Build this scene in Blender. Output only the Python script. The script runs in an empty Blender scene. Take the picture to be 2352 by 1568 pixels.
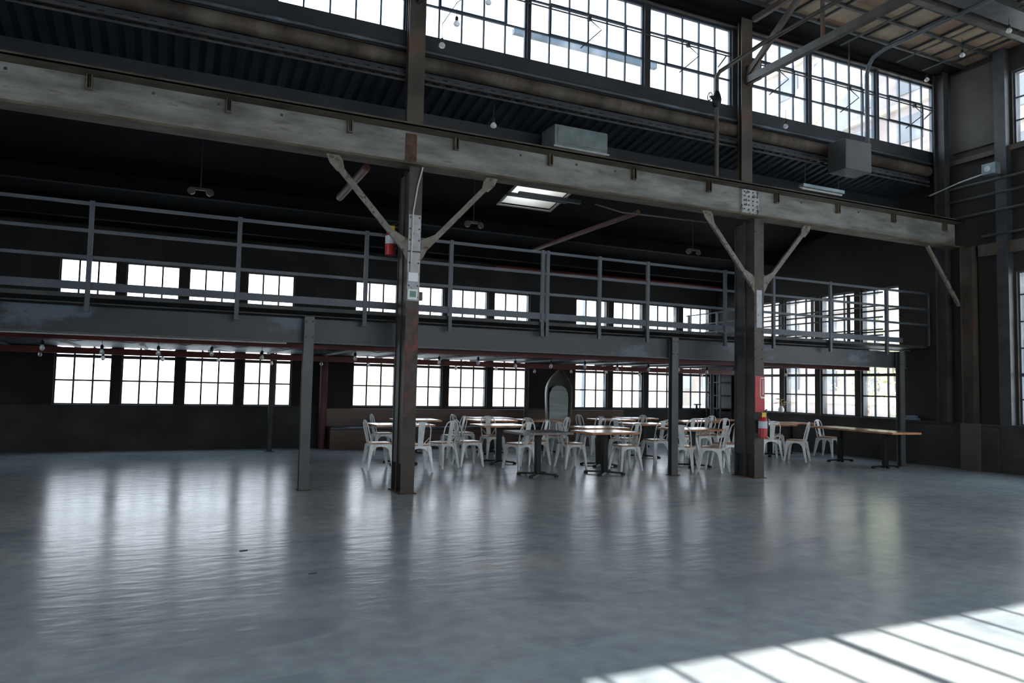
import bpy, math, random
from mathutils import Vector, Matrix
random.seed(7)
SC = bpy.context.scene
COL = SC.collection
PI = math.pi
R = math.radians

# ------------------------------------------------------------------ materials
MATS = {}
def new_mat(name):
    m = bpy.data.materials.new(name); m.use_nodes = True
    nt = m.node_tree; nt.nodes.clear()
    out = nt.nodes.new('ShaderNodeOutputMaterial')
    b = nt.nodes.new('ShaderNodeBsdfPrincipled')
    nt.links.new(b.outputs[0], out.inputs[0])
    MATS[name] = m
    return m, nt, b, out
def N(nt, t, **kw):
    n = nt.nodes.new(t)
    for k, v in kw.items():
        if k in n.inputs: n.inputs[k].default_value = v
        else: setattr(n, k, v)
    return n
def coords(nt, scale=(1, 1, 1), rot=(0, 0, 0)):
    tc = nt.nodes.new('ShaderNodeTexCoord'); mp = nt.nodes.new('ShaderNodeMapping')
    mp.inputs['Scale'].default_value = scale; mp.inputs['Rotation'].default_value = rot
    nt.links.new(tc.outputs['Object'], mp.inputs[0])
    return mp.outputs[0]
def ramp(nt, fac, stops):
    r = nt.nodes.new('ShaderNodeValToRGB'); e = r.color_ramp.elements
    while len(e) < len(stops): e.new(0.5)
    for i, (p, c) in enumerate(stops):
        e[i].position = p; e[i].color = (c[0], c[1], c[2], 1)
    nt.links.new(fac, r.inputs[0]); return r.outputs[0]
def noisy(name, c1, c2, scale=3.0, rough=0.6, metal=0.0, stretch=(1, 1, 1), detail=6, lo=0.35, hi=0.65, bump=0.0, spec=0.5, c3=None, s3=1.0, p3=(0.6, 0.7)):
    m, nt, b, out = new_mat(name)
    v = coords(nt, stretch)
    n = N(nt, 'ShaderNodeTexNoise', Scale=scale, Detail=detail); nt.links.new(v, n.inputs['Vector'])
    col = ramp(nt, n.outputs[0], [(lo, c1), (hi, c2)])
    if c3:
        n2 = N(nt, 'ShaderNodeTexNoise', Scale=s3, Detail=8); nt.links.new(v, n2.inputs['Vector'])
        n2.inputs['Roughness'].default_value = 0.65
        f = ramp(nt, n2.outputs[0], [(p3[0], (0, 0, 0)), (p3[1], (1, 1, 1))])
        mx = nt.nodes.new('ShaderNodeMix'); mx.data_type = 'RGBA'
        nt.links.new(f, mx.inputs['Factor']); nt.links.new(col, mx.inputs[6]); mx.inputs[7].default_value = (*c3, 1)
        col = mx.outputs[2]
    nt.links.new(col, b.inputs['Base Color'])
    b.inputs['Roughness'].default_value = rough; b.inputs['Metallic'].default_value = metal
    b.inputs['Specular IOR Level'].default_value = spec
    if bump:
        bp = N(nt, 'ShaderNodeBump', Strength=bump, Distance=0.02)
        nt.links.new(n.outputs[0], bp.inputs['Height']); nt.links.new(bp.outputs[0], b.inputs['Normal'])
    return m

def make_floor_mat():
    m, nt, b, out = new_mat('polished_concrete')
    v = coords(nt, (1, 1, 1))
    n1 = N(nt, 'ShaderNodeTexNoise', Scale=0.55, Detail=9); n1.inputs['Roughness'].default_value = 0.6
    n2 = N(nt, 'ShaderNodeTexNoise', Scale=6.0, Detail=8)
    vs = coords(nt, (0.35, 1.1, 1), (0, 0, R(14)))
    n3 = N(nt, 'ShaderNodeTexNoise', Scale=0.8, Detail=4); n3.inputs['Distortion'].default_value = 1.2
    for n in (n1, n2): nt.links.new(v, n.inputs['Vector'])
    nt.links.new(vs, n3.inputs['Vector'])
    base = ramp(nt, n1.outputs[0], [(0.30, (0.33, 0.375, 0.405)), (0.50, (0.405, 0.45, 0.47)), (0.72, (0.50, 0.515, 0.50))])
    fine = ramp(nt, n2.outputs[0], [(0.3, (0.82, 0.82, 0.82)), (0.7, (1.08, 1.08, 1.08))])
    mul = nt.nodes.new('ShaderNodeMix'); mul.data_type = 'RGBA'; mul.blend_type = 'MULTIPLY'; mul.inputs['Factor'].default_value = 1
    nt.links.new(base, mul.inputs[6]); nt.links.new(fine, mul.inputs[7])
    st = ramp(nt, n3.outputs[0], [(0.585, (0, 0, 0)), (0.615, (0.6, 0.6, 0.6))])
    mx = nt.nodes.new('ShaderNodeMix'); mx.data_type = 'RGBA'
    nt.links.new(st, mx.inputs['Factor']); nt.links.new(mul.outputs[2], mx.inputs[6]); mx.inputs[7].default_value = (0.27, 0.315, 0.345, 1)
    nt.links.new(mx.outputs[2], b.inputs['Base Color'])
    rr = nt.nodes.new('ShaderNodeMapRange'); rr.inputs['To Min'].default_value = 0.14; rr.inputs['To Max'].default_value = 0.30
    nt.links.new(n1.outputs[0], rr.inputs['Value']); nt.links.new(rr.outputs[0], b.inputs['Roughness'])
    b.inputs['Specular IOR Level'].default_value = 0.27
    vb = coords(nt, (1.0, 2.6, 1), (0, 0, R(-24)))
    n4 = N(nt, 'ShaderNodeTexNoise', Scale=3.2, Detail=8); nt.links.new(vb, n4.inputs['Vector'])
    bp = N(nt, 'ShaderNodeBump', Strength=0.22, Distance=0.02)
    nt.links.new(n4.outputs[0], bp.inputs['Height']); nt.links.new(bp.outputs[0], b.inputs['Normal'])
    return m
make_floor_mat()

noisy('girder_paint', (0.115, 0.115, 0.110), (0.250, 0.250, 0.240), 3.2, 0.55, stretch=(0.5, 1, 2.0), c3=(0.075, 0.06, 0.045), s3=4.5, p3=(0.56, 0.72))
noisy('rust_edge', (0.0450, 0.0300, 0.0180), (0.1200, 0.0990, 0.0720), 5, 0.75, stretch=(0.4, 1, 1))
noisy('brown_steel', (0.0330, 0.0252, 0.0192), (0.0780, 0.0660, 0.0540), 2.4, 0.6, stretch=(1, 1, 0.6), c3=(0.11, 0.04, 0.022), s3=2.0, p3=(0.55, 0.68))
noisy('brace_steel', (0.1120, 0.1000, 0.0800), (0.2080, 0.1920, 0.1640), 6, 0.6, c3=(0.05, 0.035, 0.025), s3=9, p3=(0.55, 0.62))
noisy('dark_steel', (0.018, 0.019, 0.021), (0.045, 0.046, 0.047), 3, 0.6)
noisy('blue_steel', (0.0459, 0.0597, 0.0750), (0.0765, 0.0933, 0.1109), 2, 0.5)
noisy('grey_steel', (0.0290, 0.0358, 0.0392), (0.0426, 0.0494, 0.0529), 1.2, 0.5, stretch=(0.5, 1, 1), c3=(0.08, 0.11, 0.135), s3=0.9, p3=(0.55, 0.6))
noisy('post_steel', (0.0600, 0.0650, 0.0650), (0.0950, 0.0975, 0.0950), 5, 0.5, stretch=(1, 1, 0.4), c3=(0.10, 0.075, 0.055), s3=3, p3=(0.6, 0.7))
noisy('mullion_blue', (0.030, 0.045, 0.068), (0.055, 0.075, 0.10), 3, 0.5)
noisy('sash_dark', (0.022, 0.025, 0.030), (0.045, 0.048, 0.052), 4, 0.5)
noisy('fascia_blue', (0.0099, 0.0132, 0.0181), (0.0188, 0.0232, 0.0298), 1.2, 0.6)
noisy('rusty_pipe', (0.0232, 0.0163, 0.0116), (0.1023, 0.0860, 0.0674), 2.2, 0.75, stretch=(1.4, 1, 0.3), c3=(0.055, 0.03, 0.018), s3=3.0, p3=(0.50, 0.62))
noisy('flat_black', (0.004, 0.004, 0.005), (0.009, 0.009, 0.010), 2, 0.85, spec=0.1)  # matte near-black with low specular
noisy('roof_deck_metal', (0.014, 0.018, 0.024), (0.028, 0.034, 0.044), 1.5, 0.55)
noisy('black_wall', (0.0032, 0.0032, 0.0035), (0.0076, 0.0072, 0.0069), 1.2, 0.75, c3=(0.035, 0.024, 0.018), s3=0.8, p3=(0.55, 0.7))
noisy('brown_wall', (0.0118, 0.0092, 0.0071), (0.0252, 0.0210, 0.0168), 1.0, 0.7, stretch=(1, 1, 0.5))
noisy('old_concrete', (0.0180, 0.0171, 0.0158), (0.0428, 0.0414, 0.0387), 1.3, 0.8, stretch=(1, 1, 1.3), c3=(0.022, 0.020, 0.018), s3=2.2, p3=(0.52, 0.66), bump=0.3)
noisy('pilaster_plaster', (0.0450, 0.0413, 0.0356), (0.0750, 0.0713, 0.0619), 1.0, 0.8)
noisy('red_steel', (0.0910, 0.0098, 0.0084), (0.1610, 0.0196, 0.0154), 2, 0.5)
noisy('red_faded', (0.0780, 0.0210, 0.0168), (0.1320, 0.0450, 0.0360), 3, 0.6)
noisy('white_chair_metal', (0.6783, 0.7052, 0.6922), (0.8954, 0.9181, 0.8958), 8, 0.33)
noisy('dark_iron', (0.0050, 0.0055, 0.0065), (0.0110, 0.0115, 0.0130), 10, 0.42, spec=0.25)
noisy('galvanised', (0.1600, 0.2080, 0.2240), (0.2400, 0.2960, 0.3120), 5, 0.38, metal=0.45)
noisy('duct_grey', (0.0306, 0.0331, 0.0342), (0.0432, 0.0461, 0.0468), 2, 0.5)
noisy('conduit', (0.40, 0.42, 0.42), (0.56, 0.58, 0.58), 6, 0.4, metal=0.3)
noisy('dull_pipe', (0.0330, 0.0323, 0.0290), (0.0627, 0.0594, 0.0528), 5, 0.5)
noisy('white_paint', (0.3315, 0.3506, 0.3697), (0.4335, 0.4462, 0.4654), 9, 0.5, c3=(0.10, 0.11, 0.12), s3=14, p3=(0.62, 0.66))
noisy('white_plate', (0.3150, 0.3300, 0.3375), (0.4350, 0.4500, 0.4575), 10, 0.6, c3=(0.045, 0.05, 0.055), s3=11, p3=(0.54, 0.58))
noisy('white_plastic', (0.70, 0.72, 0.74), (0.78, 0.80, 0.82), 3, 0.4)
noisy('screen_green', (0.02, 0.15, 0.09), (0.03, 0.20, 0.12), 8, 0.3)
noisy('rust_plate', (0.045, 0.024, 0.013), (0.10, 0.052, 0.027), 12, 0.8)
noisy('red_paint', (0.40, 0.018, 0.020), (0.50, 0.030, 0.030), 3, 0.4)
noisy('worn_red', (0.0320, 0.0176, 0.0144), (0.0720, 0.0480, 0.0384), 7, 0.6, c3=(0.17, 0.030, 0.020), s3=4.2, p3=(0.52, 0.62))
noisy('yellow_tag', (0.60, 0.40, 0.03), (0.75, 0.52, 0.06), 9, 0.5)
noisy('label_blue_white', (0.45, 0.52, 0.60), (0.65, 0.70, 0.76), 40, 0.5)
noisy('socket_black', (0.012, 0.012, 0.012), (0.02, 0.02, 0.02), 5, 0.5)
noisy('bench_wood', (0.045, 0.022, 0.012), (0.10, 0.050, 0.028), 2.2, 0.45, stretch=(0.4, 1, 3))
noisy('navy_vinyl', (0.022, 0.030, 0.050), (0.035, 0.045, 0.070), 5, 0.30)
noisy('boat_grey', (0.12, 0.13, 0.13), (0.19, 0.20, 0.195), 4, 0.5, stretch=(1, 1, 3))
noisy('boat_board', (0.2288, 0.2704, 0.2704), (0.3536, 0.4004, 0.3952), 2, 0.45, stretch=(0.4, 1, 5))
noisy('dry_leaf', (0.38, 0.26, 0.11), (0.58, 0.42, 0.20), 20, 0.7)
noisy('ceramic_white', (0.60, 0.60, 0.58), (0.72, 0.72, 0.70), 5, 0.3)
noisy('folded_blue', (0.10, 0.14, 0.22), (0.26, 0.32, 0.44), 6, 0.6, stretch=(1, 1, 8))
noisy('grey_table_top', (0.14, 0.13, 0.125), (0.22, 0.205, 0.195), 3, 0.42, stretch=(6, 1, 1))  # wooden top with its dark reflection put into the colour
noisy('light_well_panel', (0.55, 0.50, 0.43), (0.72, 0.66, 0.58), 3, 0.7)
noisy('outside_pave', (0.55, 0.54, 0.52), (0.66, 0.65, 0.62), 0.5, 0.9)
noisy('outside_pink', (0.3600, 0.3000, 0.2880), (0.4200, 0.3600, 0.3420), 0.4, 0.9, stretch=(1, 1, 3))
noisy('outside_tan', (0.46, 0.375, 0.30), (0.56, 0.48, 0.41), 0.3, 0.9)
noisy('outside_blue', (0.3596, 0.3906, 0.4340), (0.4216, 0.4464, 0.4836), 0.3, 0.8, stretch=(1, 1, 4))
noisy('outside_cream', (0.4464, 0.3960, 0.3024), (0.5328, 0.4824, 0.3744), 0.4, 0.9)
noisy('outside_glass', (0.1430, 0.1540, 0.1760), (0.1980, 0.2090, 0.2310), 0.6, 0.5)
noisy('outside_pipe', (0.09, 0.15, 0.20), (0.13, 0.20, 0.26), 2, 0.6)
noisy('outside_white_steel', (0.60, 0.64, 0.68), (0.72, 0.76, 0.80), 2, 0.6)
noisy('tree_leaf', (0.2160, 0.2700, 0.0675), (0.5130, 0.5400, 0.1890), 2, 0.8)
noisy('tree_bark', (0.10, 0.07, 0.05), (0.18, 0.13, 0.09), 6, 0.9, stretch=(1, 1, 0.2))
noisy('debris', (0.04, 0.035, 0.03), (0.09, 0.08, 0.07), 20, 0.9)

def wood_mat(name, c1, c2, rough):
    m, nt, b, out = new_mat(name)
    v = coords(nt, (1.2, 9, 1))
    n = N(nt, 'ShaderNodeTexNoise', Scale=2.5, Detail=8); nt.links.new(v, n.inputs['Vector'])
    w = N(nt, 'ShaderNodeTexWave', Scale=0.8, Distortion=4.0, Detail=3); nt.links.new(v, w.inputs['Vector'])
    mx = nt.nodes.new('ShaderNodeMix'); mx.inputs['Factor'].default_value = 0.4
    nt.links.new(n.outputs[0], mx.inputs[2]); nt.links.new(w.outputs['Fac'], mx.inputs[3])
    nt.links.new(ramp(nt, mx.outputs[0], [(0.25, c1), (0.75, c2)]), b.inputs['Base Color'])
    b.inputs['Roughness'].default_value = rough
    b.inputs['Coat Weight'].default_value = 0.35; b.inputs['Coat Roughness'].default_value = 0.18
wood_mat('table_wood', (0.30, 0.12, 0.045), (0.55, 0.25, 0.10), 0.30)
wood_mat('seat_wood', (0.32, 0.13, 0.045), (0.60, 0.29, 0.115), 0.34)

def ceiling_mat():
    m, nt, b, out = new_mat('ceiling_boards')
    tc = nt.nodes.new('ShaderNodeTexCoord')
    sn = nt.nodes.new('ShaderNodeVectorMath'); sn.operation = 'SNAP'; sn.inputs[1].default_value = (0.63, 0.63, 5)
    nt.links.new(tc.outputs['Object'], sn.inputs[0])
    wn = nt.nodes.new('ShaderNodeTexWhiteNoise'); nt.links.new(sn.outputs[0], wn.inputs['Vector'])
    base = ramp(nt, wn.outputs['Value'], [(0.0, (0.20, 0.125, 0.075)), (0.5, (0.27, 0.19, 0.125)), (1.0, (0.34, 0.27, 0.19))])
    n = N(nt, 'ShaderNodeTexNoise', Scale=3.0, Detail=6); nt.links.new(tc.outputs['Object'], n.inputs['Vector'])
    f = ramp(nt, n.outputs[0], [(0.3, (0.65, 0.65, 0.65)), (0.7, (1.1, 1.1, 1.1))])
    mul = nt.nodes.new('ShaderNodeMix'); mul.data_type = 'RGBA'; mul.blend_type = 'MULTIPLY'; mul.inputs['Factor'].default_value = 1
    nt.links.new(base, mul.inputs[6]); nt.links.new(f, mul.inputs[7]); nt.links.new(mul.outputs[2], b.inputs['Base Color'])
    b.inputs['Roughness'].default_value = 0.8
ceiling_mat()

def glass_mat():
    m = bpy.data.materials.new('window_glass'); m.use_nodes = True; nt = m.node_tree; nt.nodes.clear()
    out = nt.nodes.new('ShaderNodeOutputMaterial'); tr = nt.nodes.new('ShaderNodeBsdfTransparent'); gl = nt.nodes.new('ShaderNodeBsdfGlossy')
    df = nt.nodes.new('ShaderNodeBsdfTranslucent'); df.inputs[0].default_value = (0.8, 0.84, 0.88, 1)
    tr.inputs[0].default_value = (0.95, 0.965, 0.975, 1); gl.inputs['Roughness'].default_value = 0.05
    v = coords(nt, (1, 1, 0.5)); n = N(nt, 'ShaderNodeTexNoise', Scale=2.5, Detail=6); nt.links.new(v, n.inputs['Vector'])
    dirt = ramp(nt, n.outputs[0], [(0.45, (0.02, 0.02, 0.02)), (0.75, (0.14, 0.14, 0.14))])
    m1 = nt.nodes.new('ShaderNodeMixShader'); nt.links.new(dirt, m1.inputs[0]); nt.links.new(tr.outputs[0], m1.inputs[1]); nt.links.new(df.outputs[0], m1.inputs[2])
    lw = nt.nodes.new('ShaderNodeLayerWeight'); lw.inputs[0].default_value = 0.5
    pw = nt.nodes.new('ShaderNodeMath'); pw.operation = 'POWER'; pw.inputs[1].default_value = 5; nt.links.new(lw.outputs['Facing'], pw.inputs[0])
    fr = nt.nodes.new('ShaderNodeMath'); fr.operation = 'MULTIPLY_ADD'; fr.inputs[1].default_value = 0.5; fr.inputs[2].default_value = 0.03; nt.links.new(pw.outputs[0], fr.inputs[0])
    m2 = nt.nodes.new('ShaderNodeMixShader'); nt.links.new(fr.outputs[0], m2.inputs[0]); nt.links.new(m1.outputs[0], m2.inputs[1]); nt.links.new(gl.outputs[0], m2.inputs[2])
    nt.links.new(m2.outputs[0], out.inputs[0]); MATS['window_glass'] = m
glass_mat()
def bulb_mat():
    m, nt, b, out = new_mat('bulb_glass')
    b.inputs['Base Color'].default_value = (0.75, 0.76, 0.78, 1); b.inputs['Roughness'].default_value = 0.12
    b.inputs['Transmission Weight'].default_value = 0.35; b.inputs['IOR'].default_value = 1.3
bulb_mat()

# ------------------------------------------------------------------ mesh helpers
class MB:
    def __init__(s): s.v = []; s.f = []
    def quadbox(s, p):                       # 8 points: bottom 4 (ccw), top 4
        i = len(s.v); s.v += [tuple(q) for q in p]
        s.f += [(i, i+3, i+2, i+1), (i+4, i+5, i+6, i+7), (i, i+1, i+5, i+4), (i+1, i+2, i+6, i+5), (i+2, i+3, i+7, i+6), (i+3, i, i+4, i+7)]
        return s
    def box(s, x0, x1, y0, y1, z0, z1):
        return s.quadbox([(x0,y0,z0),(x1,y0,z0),(x1,y1,z0),(x0,y1,z0),(x0,y0,z1),(x1,y0,z1),(x1,y1,z1),(x0,y1,z1)])
    def bar(s, a, b, w, h=None, up=(0, 0, 1)):
        h = h or w; a = Vector(a); b = Vector(b); d = (b-a).normalized(); up = Vector(up)
        if abs(d.dot(up)) > 0.98: up = Vector((0, 1, 0))
        r = d.cross(up).normalized(); u = r.cross(d).normalized(); P = []
        for q in (a, b):
            for sx, sz in ((-1,-1),(1,-1),(1,1),(-1,1)): P.append(q + r*(sx*w/2) + u*(sz*h/2))
        i = len(s.v); s.v += [tuple(q) for q in P]
        s.f += [(i,i+1,i+2,i+3),(i+7,i+6,i+5,i+4),(i,i+4,i+5,i+1),(i+1,i+5,i+6,i+2),(i+2,i+6,i+7,i+3),(i+3,i+7,i+4,i)]
        return s
    def tube(s, pts, r, n=10, caps=True):
        pts = [Vector(p) for p in pts]; rings = []
        rr = r if isinstance(r, (list, tuple)) else [r]*len(pts)
        prev = None
        for k, p in enumerate(pts):
            d = (pts[min(k+1, len(pts)-1)] - pts[max(k-1, 0)]).normalized()
            if prev is None:
                u = Vector((0,0,1)) if abs(d.z) < 0.9 else Vector((0,1,0))
                a = d.cross(u).normalized()
            else:
                a = (prev - d*prev.dot(d)).normalized()
            prev = a; b = d.cross(a).normalized(); i = len(s.v)
            for j in range(n):
                t = 2*PI*j/n; s.v.append(tuple(p + (a*math.cos(t) + b*math.sin(t))*rr[k]))
            rings.append(i)
        for k in range(len(rings)-1):
            for j in range(n):
                j2 = (j+1) % n; s.f.append((rings[k]+j, rings[k]+j2, rings[k+1]+j2, rings[k+1]+j))
        if caps:
            s.f.append(tuple(rings[0]+j for j in reversed(range(n)))); s.f.append(tuple(rings[-1]+j for j in range(n)))
        return s
    def lathe(s, c, prof, n=16):
        return s.tube([(c[0], c[1], c[2]+z) for r, z in prof], [max(r, 1e-4) for r, z in prof], n)
    def sheet(s, poly, t, axis):             # extrude a polygon (3D points) by vector
        i = len(s.v); n = len(poly); d = Vector(axis)*t
        s.v += [tuple(Vector(p)) for p in poly] + [tuple(Vector(p)+d) for p in poly]
        s.f.append(tuple(i+k for k in reversed(range(n)))); s.f.append(tuple(i+n+k for k in range(n)))
        for k in range(n): k2 = (k+1) % n; s.f.append((i+k, i+k2, i+n+k2, i+n+k))
        return s
    def build(s, name, mat, parent=None, smooth=False, bevel=0):
        me = bpy.data.meshes.new(name); me.from_pydata(s.v, [], s.f); me.update()
        import bmesh
        bm = bmesh.new(); bm.from_mesh(me); bmesh.ops.recalc_face_normals(bm, faces=bm.faces); bm.to_mesh(me); bm.free()
        me.materials.append(MATS[mat])
        if smooth:
            for p in me.polygons: p.use_smooth = True
            try: me.set_sharp_from_angle(angle=R(40))
            except Exception: pass
        o = bpy.data.objects.new(name, me); COL.objects.link(o)
        if parent: o.parent = parent
        if bevel:
            md = o.modifiers.new('bevel', 'BEVEL'); md.width = bevel; md.segments = 2; md.limit_method = 'ANGLE'
        return o
def tag(o, label=None, cat=None, group=None, kind=None):
    if label: o['label'] = label
    if cat: o['category'] = cat
    if group: o['group'] = group
    if kind: o['kind'] = kind
    return o
def struct(o, label=None, cat=None):
    o['kind'] = 'structure'
    if label: o['label'] = label
    o['category'] = cat or o.name.split('_')[0]
    return o
def empty(name, loc, rz=0, label=None, cat=None, group=None):
    o = bpy.data.objects.new(name, None); COL.objects.link(o); o.location = loc; o.rotation_euler = (0, 0, rz)
    o.empty_display_size = 0.1
    return tag(o, label, cat, group)
def kids(o): return [c for c in COL.objects if c.parent == o]
KIDS = {}
def copy_tree(o, parent=None):
    c = o.copy(); COL.objects.link(c); c.parent = parent
    if o.name not in KIDS: KIDS[o.name] = kids(o)
    for ch in KIDS[o.name]: copy_tree(ch, c)
    return c
ORD = ['first', 'second', 'third', 'fourth', 'fifth', 'sixth', 'seventh', 'eighth', 'ninth', 'tenth', 'eleventh', 'twelfth', 'thirteenth', 'fourteenth', 'fifteenth', 'sixteenth', 'seventeenth', 'eighteenth', 'nineteenth', 'twentieth', 'twenty-first', 'twenty-second', 'twenty-third', 'twenty-fourth']

# ------------------------------------------------------------------ dimensions
XL, XR = -12.0, 14.85          # end walls
YB, YO = 17.35, -6.0           # far window wall, wall behind the camera
YC = 10.25                     # clerestory plane
ZC = 8.45                      # main ceiling
YG = 9.6                       # crane girder front
YM = 10.45                     # mezzanine front
def deck_z(y): return 6.1 - 0.2*(y - 10.3)
C_LO = [2.95, 9.262]           # lower column centres
C_UP = [3.015, 9.31]
SP = 6.25

# ------------------------------------------------------------------ floor
struct(MB().box(XL-0.4, XR+0.4, YO-0.4, YB+0.4, -0.2, 0).build('floor', 'polished_concrete'), 'worn grey blue polished concrete floor reflecting the windows')

# ------------------------------------------------------------------ walls
WW, WG = 1.04, 0.175           # window width and pier
WSP = WW + WG
ZS, ZH = 0.945, 3.965
BAYS = [-8.36, -2.25, 3.86, 9.97]
wins_back = [b + i*WSP for b in BAYS for i in range(4)]
def wall_with_openings(name, axis, pos, thick, a0, a1, z0, z1, openings, mat):
    # openings: (a, b, zlo, zhi), all sorted; axis 'x' = wall runs along x at y=pos
    m = MB()
    def bx(p, q, zl, zu):
        if q - p < 1e-4 or zu - zl < 1e-4: return
        if axis == 'x': m.box(p, q, pos, pos+thick, zl, zu)
        else: m.box(pos, pos+thick, p, q, zl, zu)
    cuts = sorted(set([a0, a1] + [v for o in openings for v in o[:2]]))
    for p, q in zip(cuts, cuts[1:]):
        c = (p+q)/2; spans = sorted([(o[2], o[3]) for o in openings if o[0] < c < o[1]]); z = z0
        for lo, hi in spans:
            bx(p, q, z, lo); z = hi
        bx(p, q, z, z1)
    return m.build(name, mat)
ops = [(x, x+WW, ZS, ZH) for x in wins_back]
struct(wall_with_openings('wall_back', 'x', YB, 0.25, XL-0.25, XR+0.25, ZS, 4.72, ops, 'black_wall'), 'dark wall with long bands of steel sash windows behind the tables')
m = MB().box(XL, XR, YB-0.04, YB+0.25, 0, ZS)
m.box(XL, XR, YB-0.07, YB-0.04, ZS-0.05, ZS)
struct(m.build('wall_back_dado', 'old_concrete'), 'low dark concrete wall under the far windows', 'wall')

# right wall (x = XR) : aisle windows, hall windows, upper window
ew = [11.20, 12.40, 13.60, 14.80]
hall_w = [(8.65 - 0.0 - 3.44, 8.65)]
opsr = [(y, y+WW, ZS, ZH) for y in ew] + [(5.2, 8.65, ZS, 3.95), (5.2, 8.65, 6.50, 7.97), (0.4, 3.9, ZS, 3.95), (0.4, 3.9, 6.50, 7.97)]
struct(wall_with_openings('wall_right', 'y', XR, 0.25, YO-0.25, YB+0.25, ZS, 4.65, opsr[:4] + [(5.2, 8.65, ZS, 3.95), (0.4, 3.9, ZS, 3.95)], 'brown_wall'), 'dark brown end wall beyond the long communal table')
struct(wall_with_openings('wall_right_upper', 'y', XR, 0.25, YO-0.25, 10.39, 4.65, ZC+0.3, [(5.2, 8.65, 6.50, 7.97), (0.4, 3.9, 6.50, 7.97)], 'brown_wall'), 'dark upper part of the right wall with high windows', 'wall')
for nm_, xx_, lb_ in (('wall_right_gable', XR, 'dark sloping end of the aisle wall under its roof'), ('wall_left_gable', XL-0.25, 'sloping end of the aisle wall far left')):
    struct(MB().quadbox([(xx_,10.39,4.65),(xx_+.25,10.39,4.65),(xx_+.25,YB+.25,4.65),(xx_,YB+.25,4.65),(xx_,10.39,6.15),(xx_+.25,10.39,6.15),(xx_+.25,YB+.25,4.70),(xx_,YB+.25,4.70)]).build(nm_, 'brown_wall'), lb_, 'wall')
m = MB().box(XR-0.06, XR+0.25, YO, YB-0.04, 0, ZS-0.05)
m.box(XR-0.10, XR+0.25, YO, YB-0.04, ZS-0.05, ZS)
m.box(XR-0.12, XR-0.06, 9.0, 11.0, 0, ZS-0.06)
struct(m.build('wall_right_dado', 'old_concrete'), 'rough concrete ledge wall below the end windows', 'wall')
# plaster infill and pilasters high on the right wall
struct(MB().box(XR-0.05, XR, 8.98, 9.86, 6.62, 8.30).build('wall_right_panel', 'pilaster_plaster'), 'pale brown plaster panel high in the right corner', 'wall')
struct(MB().box(XR-0.16, XR, 8.70, 8.92, ZS, ZC).build('trim_1', 'sash_dark'), 'dark blue steel jamb beside the tall right windows', 'trim')

# left wall and wall behind the camera (left windows added for sky fill)
opsl = [(-4.5, -0.5, 1.0, 5.5), (0.5, 4.5, 1.0, 5.5), (5.3, 8.8, 1.0, 5.5), (-4.5, 8.8, 6.5, 8.0)]
struct(wall_with_openings('wall_left', 'y', XL-0.25, 0.25, YO-0.25, 10.39, 0, ZC+0.3, opsl, 'brown_wall'), 'dark end wall far to the left with windows added for fill light')
SX0 = 1.95
opp_w = [(SX0 + i*4.51, SX0 + i*4.51 + 4.24) for i in range(3)]
opso = [(a, b, 1.0, 6.20) for a, b in opp_w]
struct(wall_with_openings('wall_front', 'x', YO-0.25, 0.25, XL-0.25, XR+0.25, 0, ZC+0.3, opso, 'brown_wall'), 'brown wall with tall sunlit windows behind the viewer')

struct(MB().box(XL-0.25, XL, 10.39, YB+0.25, 0, 4.65).build('wall_left_aisle', 'brown_wall'), 'plain dark end wall of the aisle far left', 'wall')
# clerestory wall
CLZ = (6.764, 7.275, 7.79, 8.244)
PW = 0.3695                    # pane width
cl_win = []                    # (x0, cols)
for base in (-9.54, -3.29, 2.955):
    cl_win += [(base, 5), (base+1.955, 6), (base+1.955+2.325, 5)]
cl_win = [(-9.54, 5), (-7.59, 6), (-5.27, 5), (-3.35, 5), (-1.42, 6), (1.04, 5), (3.06, 5), (4.965, 6), (7.30, 5), (9.31, 5), (11.155, 5), (13.065, 5)]
cl_win[5] = (1.045, 5)
opc = []
for x0, n in cl_win:
    x1 = min(x0 + n*PW, XR-0.02); opc.append((x0, x1, CLZ[0], CLZ[3]))
opc = sorted(opc)
for i in range(len(opc)-1):
    if opc[i][1] > opc[i+1][0] - 0.02: opc[i] = (opc[i][0], opc[i+1][0]-0.08, opc[i][2], opc[i][3])
struct(wall_with_openings('wall_clerestory', 'x', YC, 0.14, XL, XR, 6.45, ZC+0.3, opc, 'fascia_blue'), 'blue grey band holding the high clerestory windows above the girder', 'wall')
struct(MB().box(XL-0.25, XR+0.25, 10.40, 10.46, 6.08, 6.70).build('wall_clerestory_base', 'dark_steel'), 'dark closing plate between the aisle roof and the clerestory', 'wall')
struct(MB().box(XL, XR, YC-0.05, YC, 8.244, 8.275).build('trim_2', 'brown_steel'), 'thin dark red angle along the head of the high windows', 'trim')
struct(MB().box(XL, XR, YC-0.12, YC, 8.30, ZC).box(XL, XR, 9.64, YC, ZC-0.07, ZC).build('trim_3', 'flat_black'), 'dark eave girder with a black slab painting shade over the first ceiling row', 'trim')  # the slab puts shade over the first ceiling row as black colour

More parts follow.
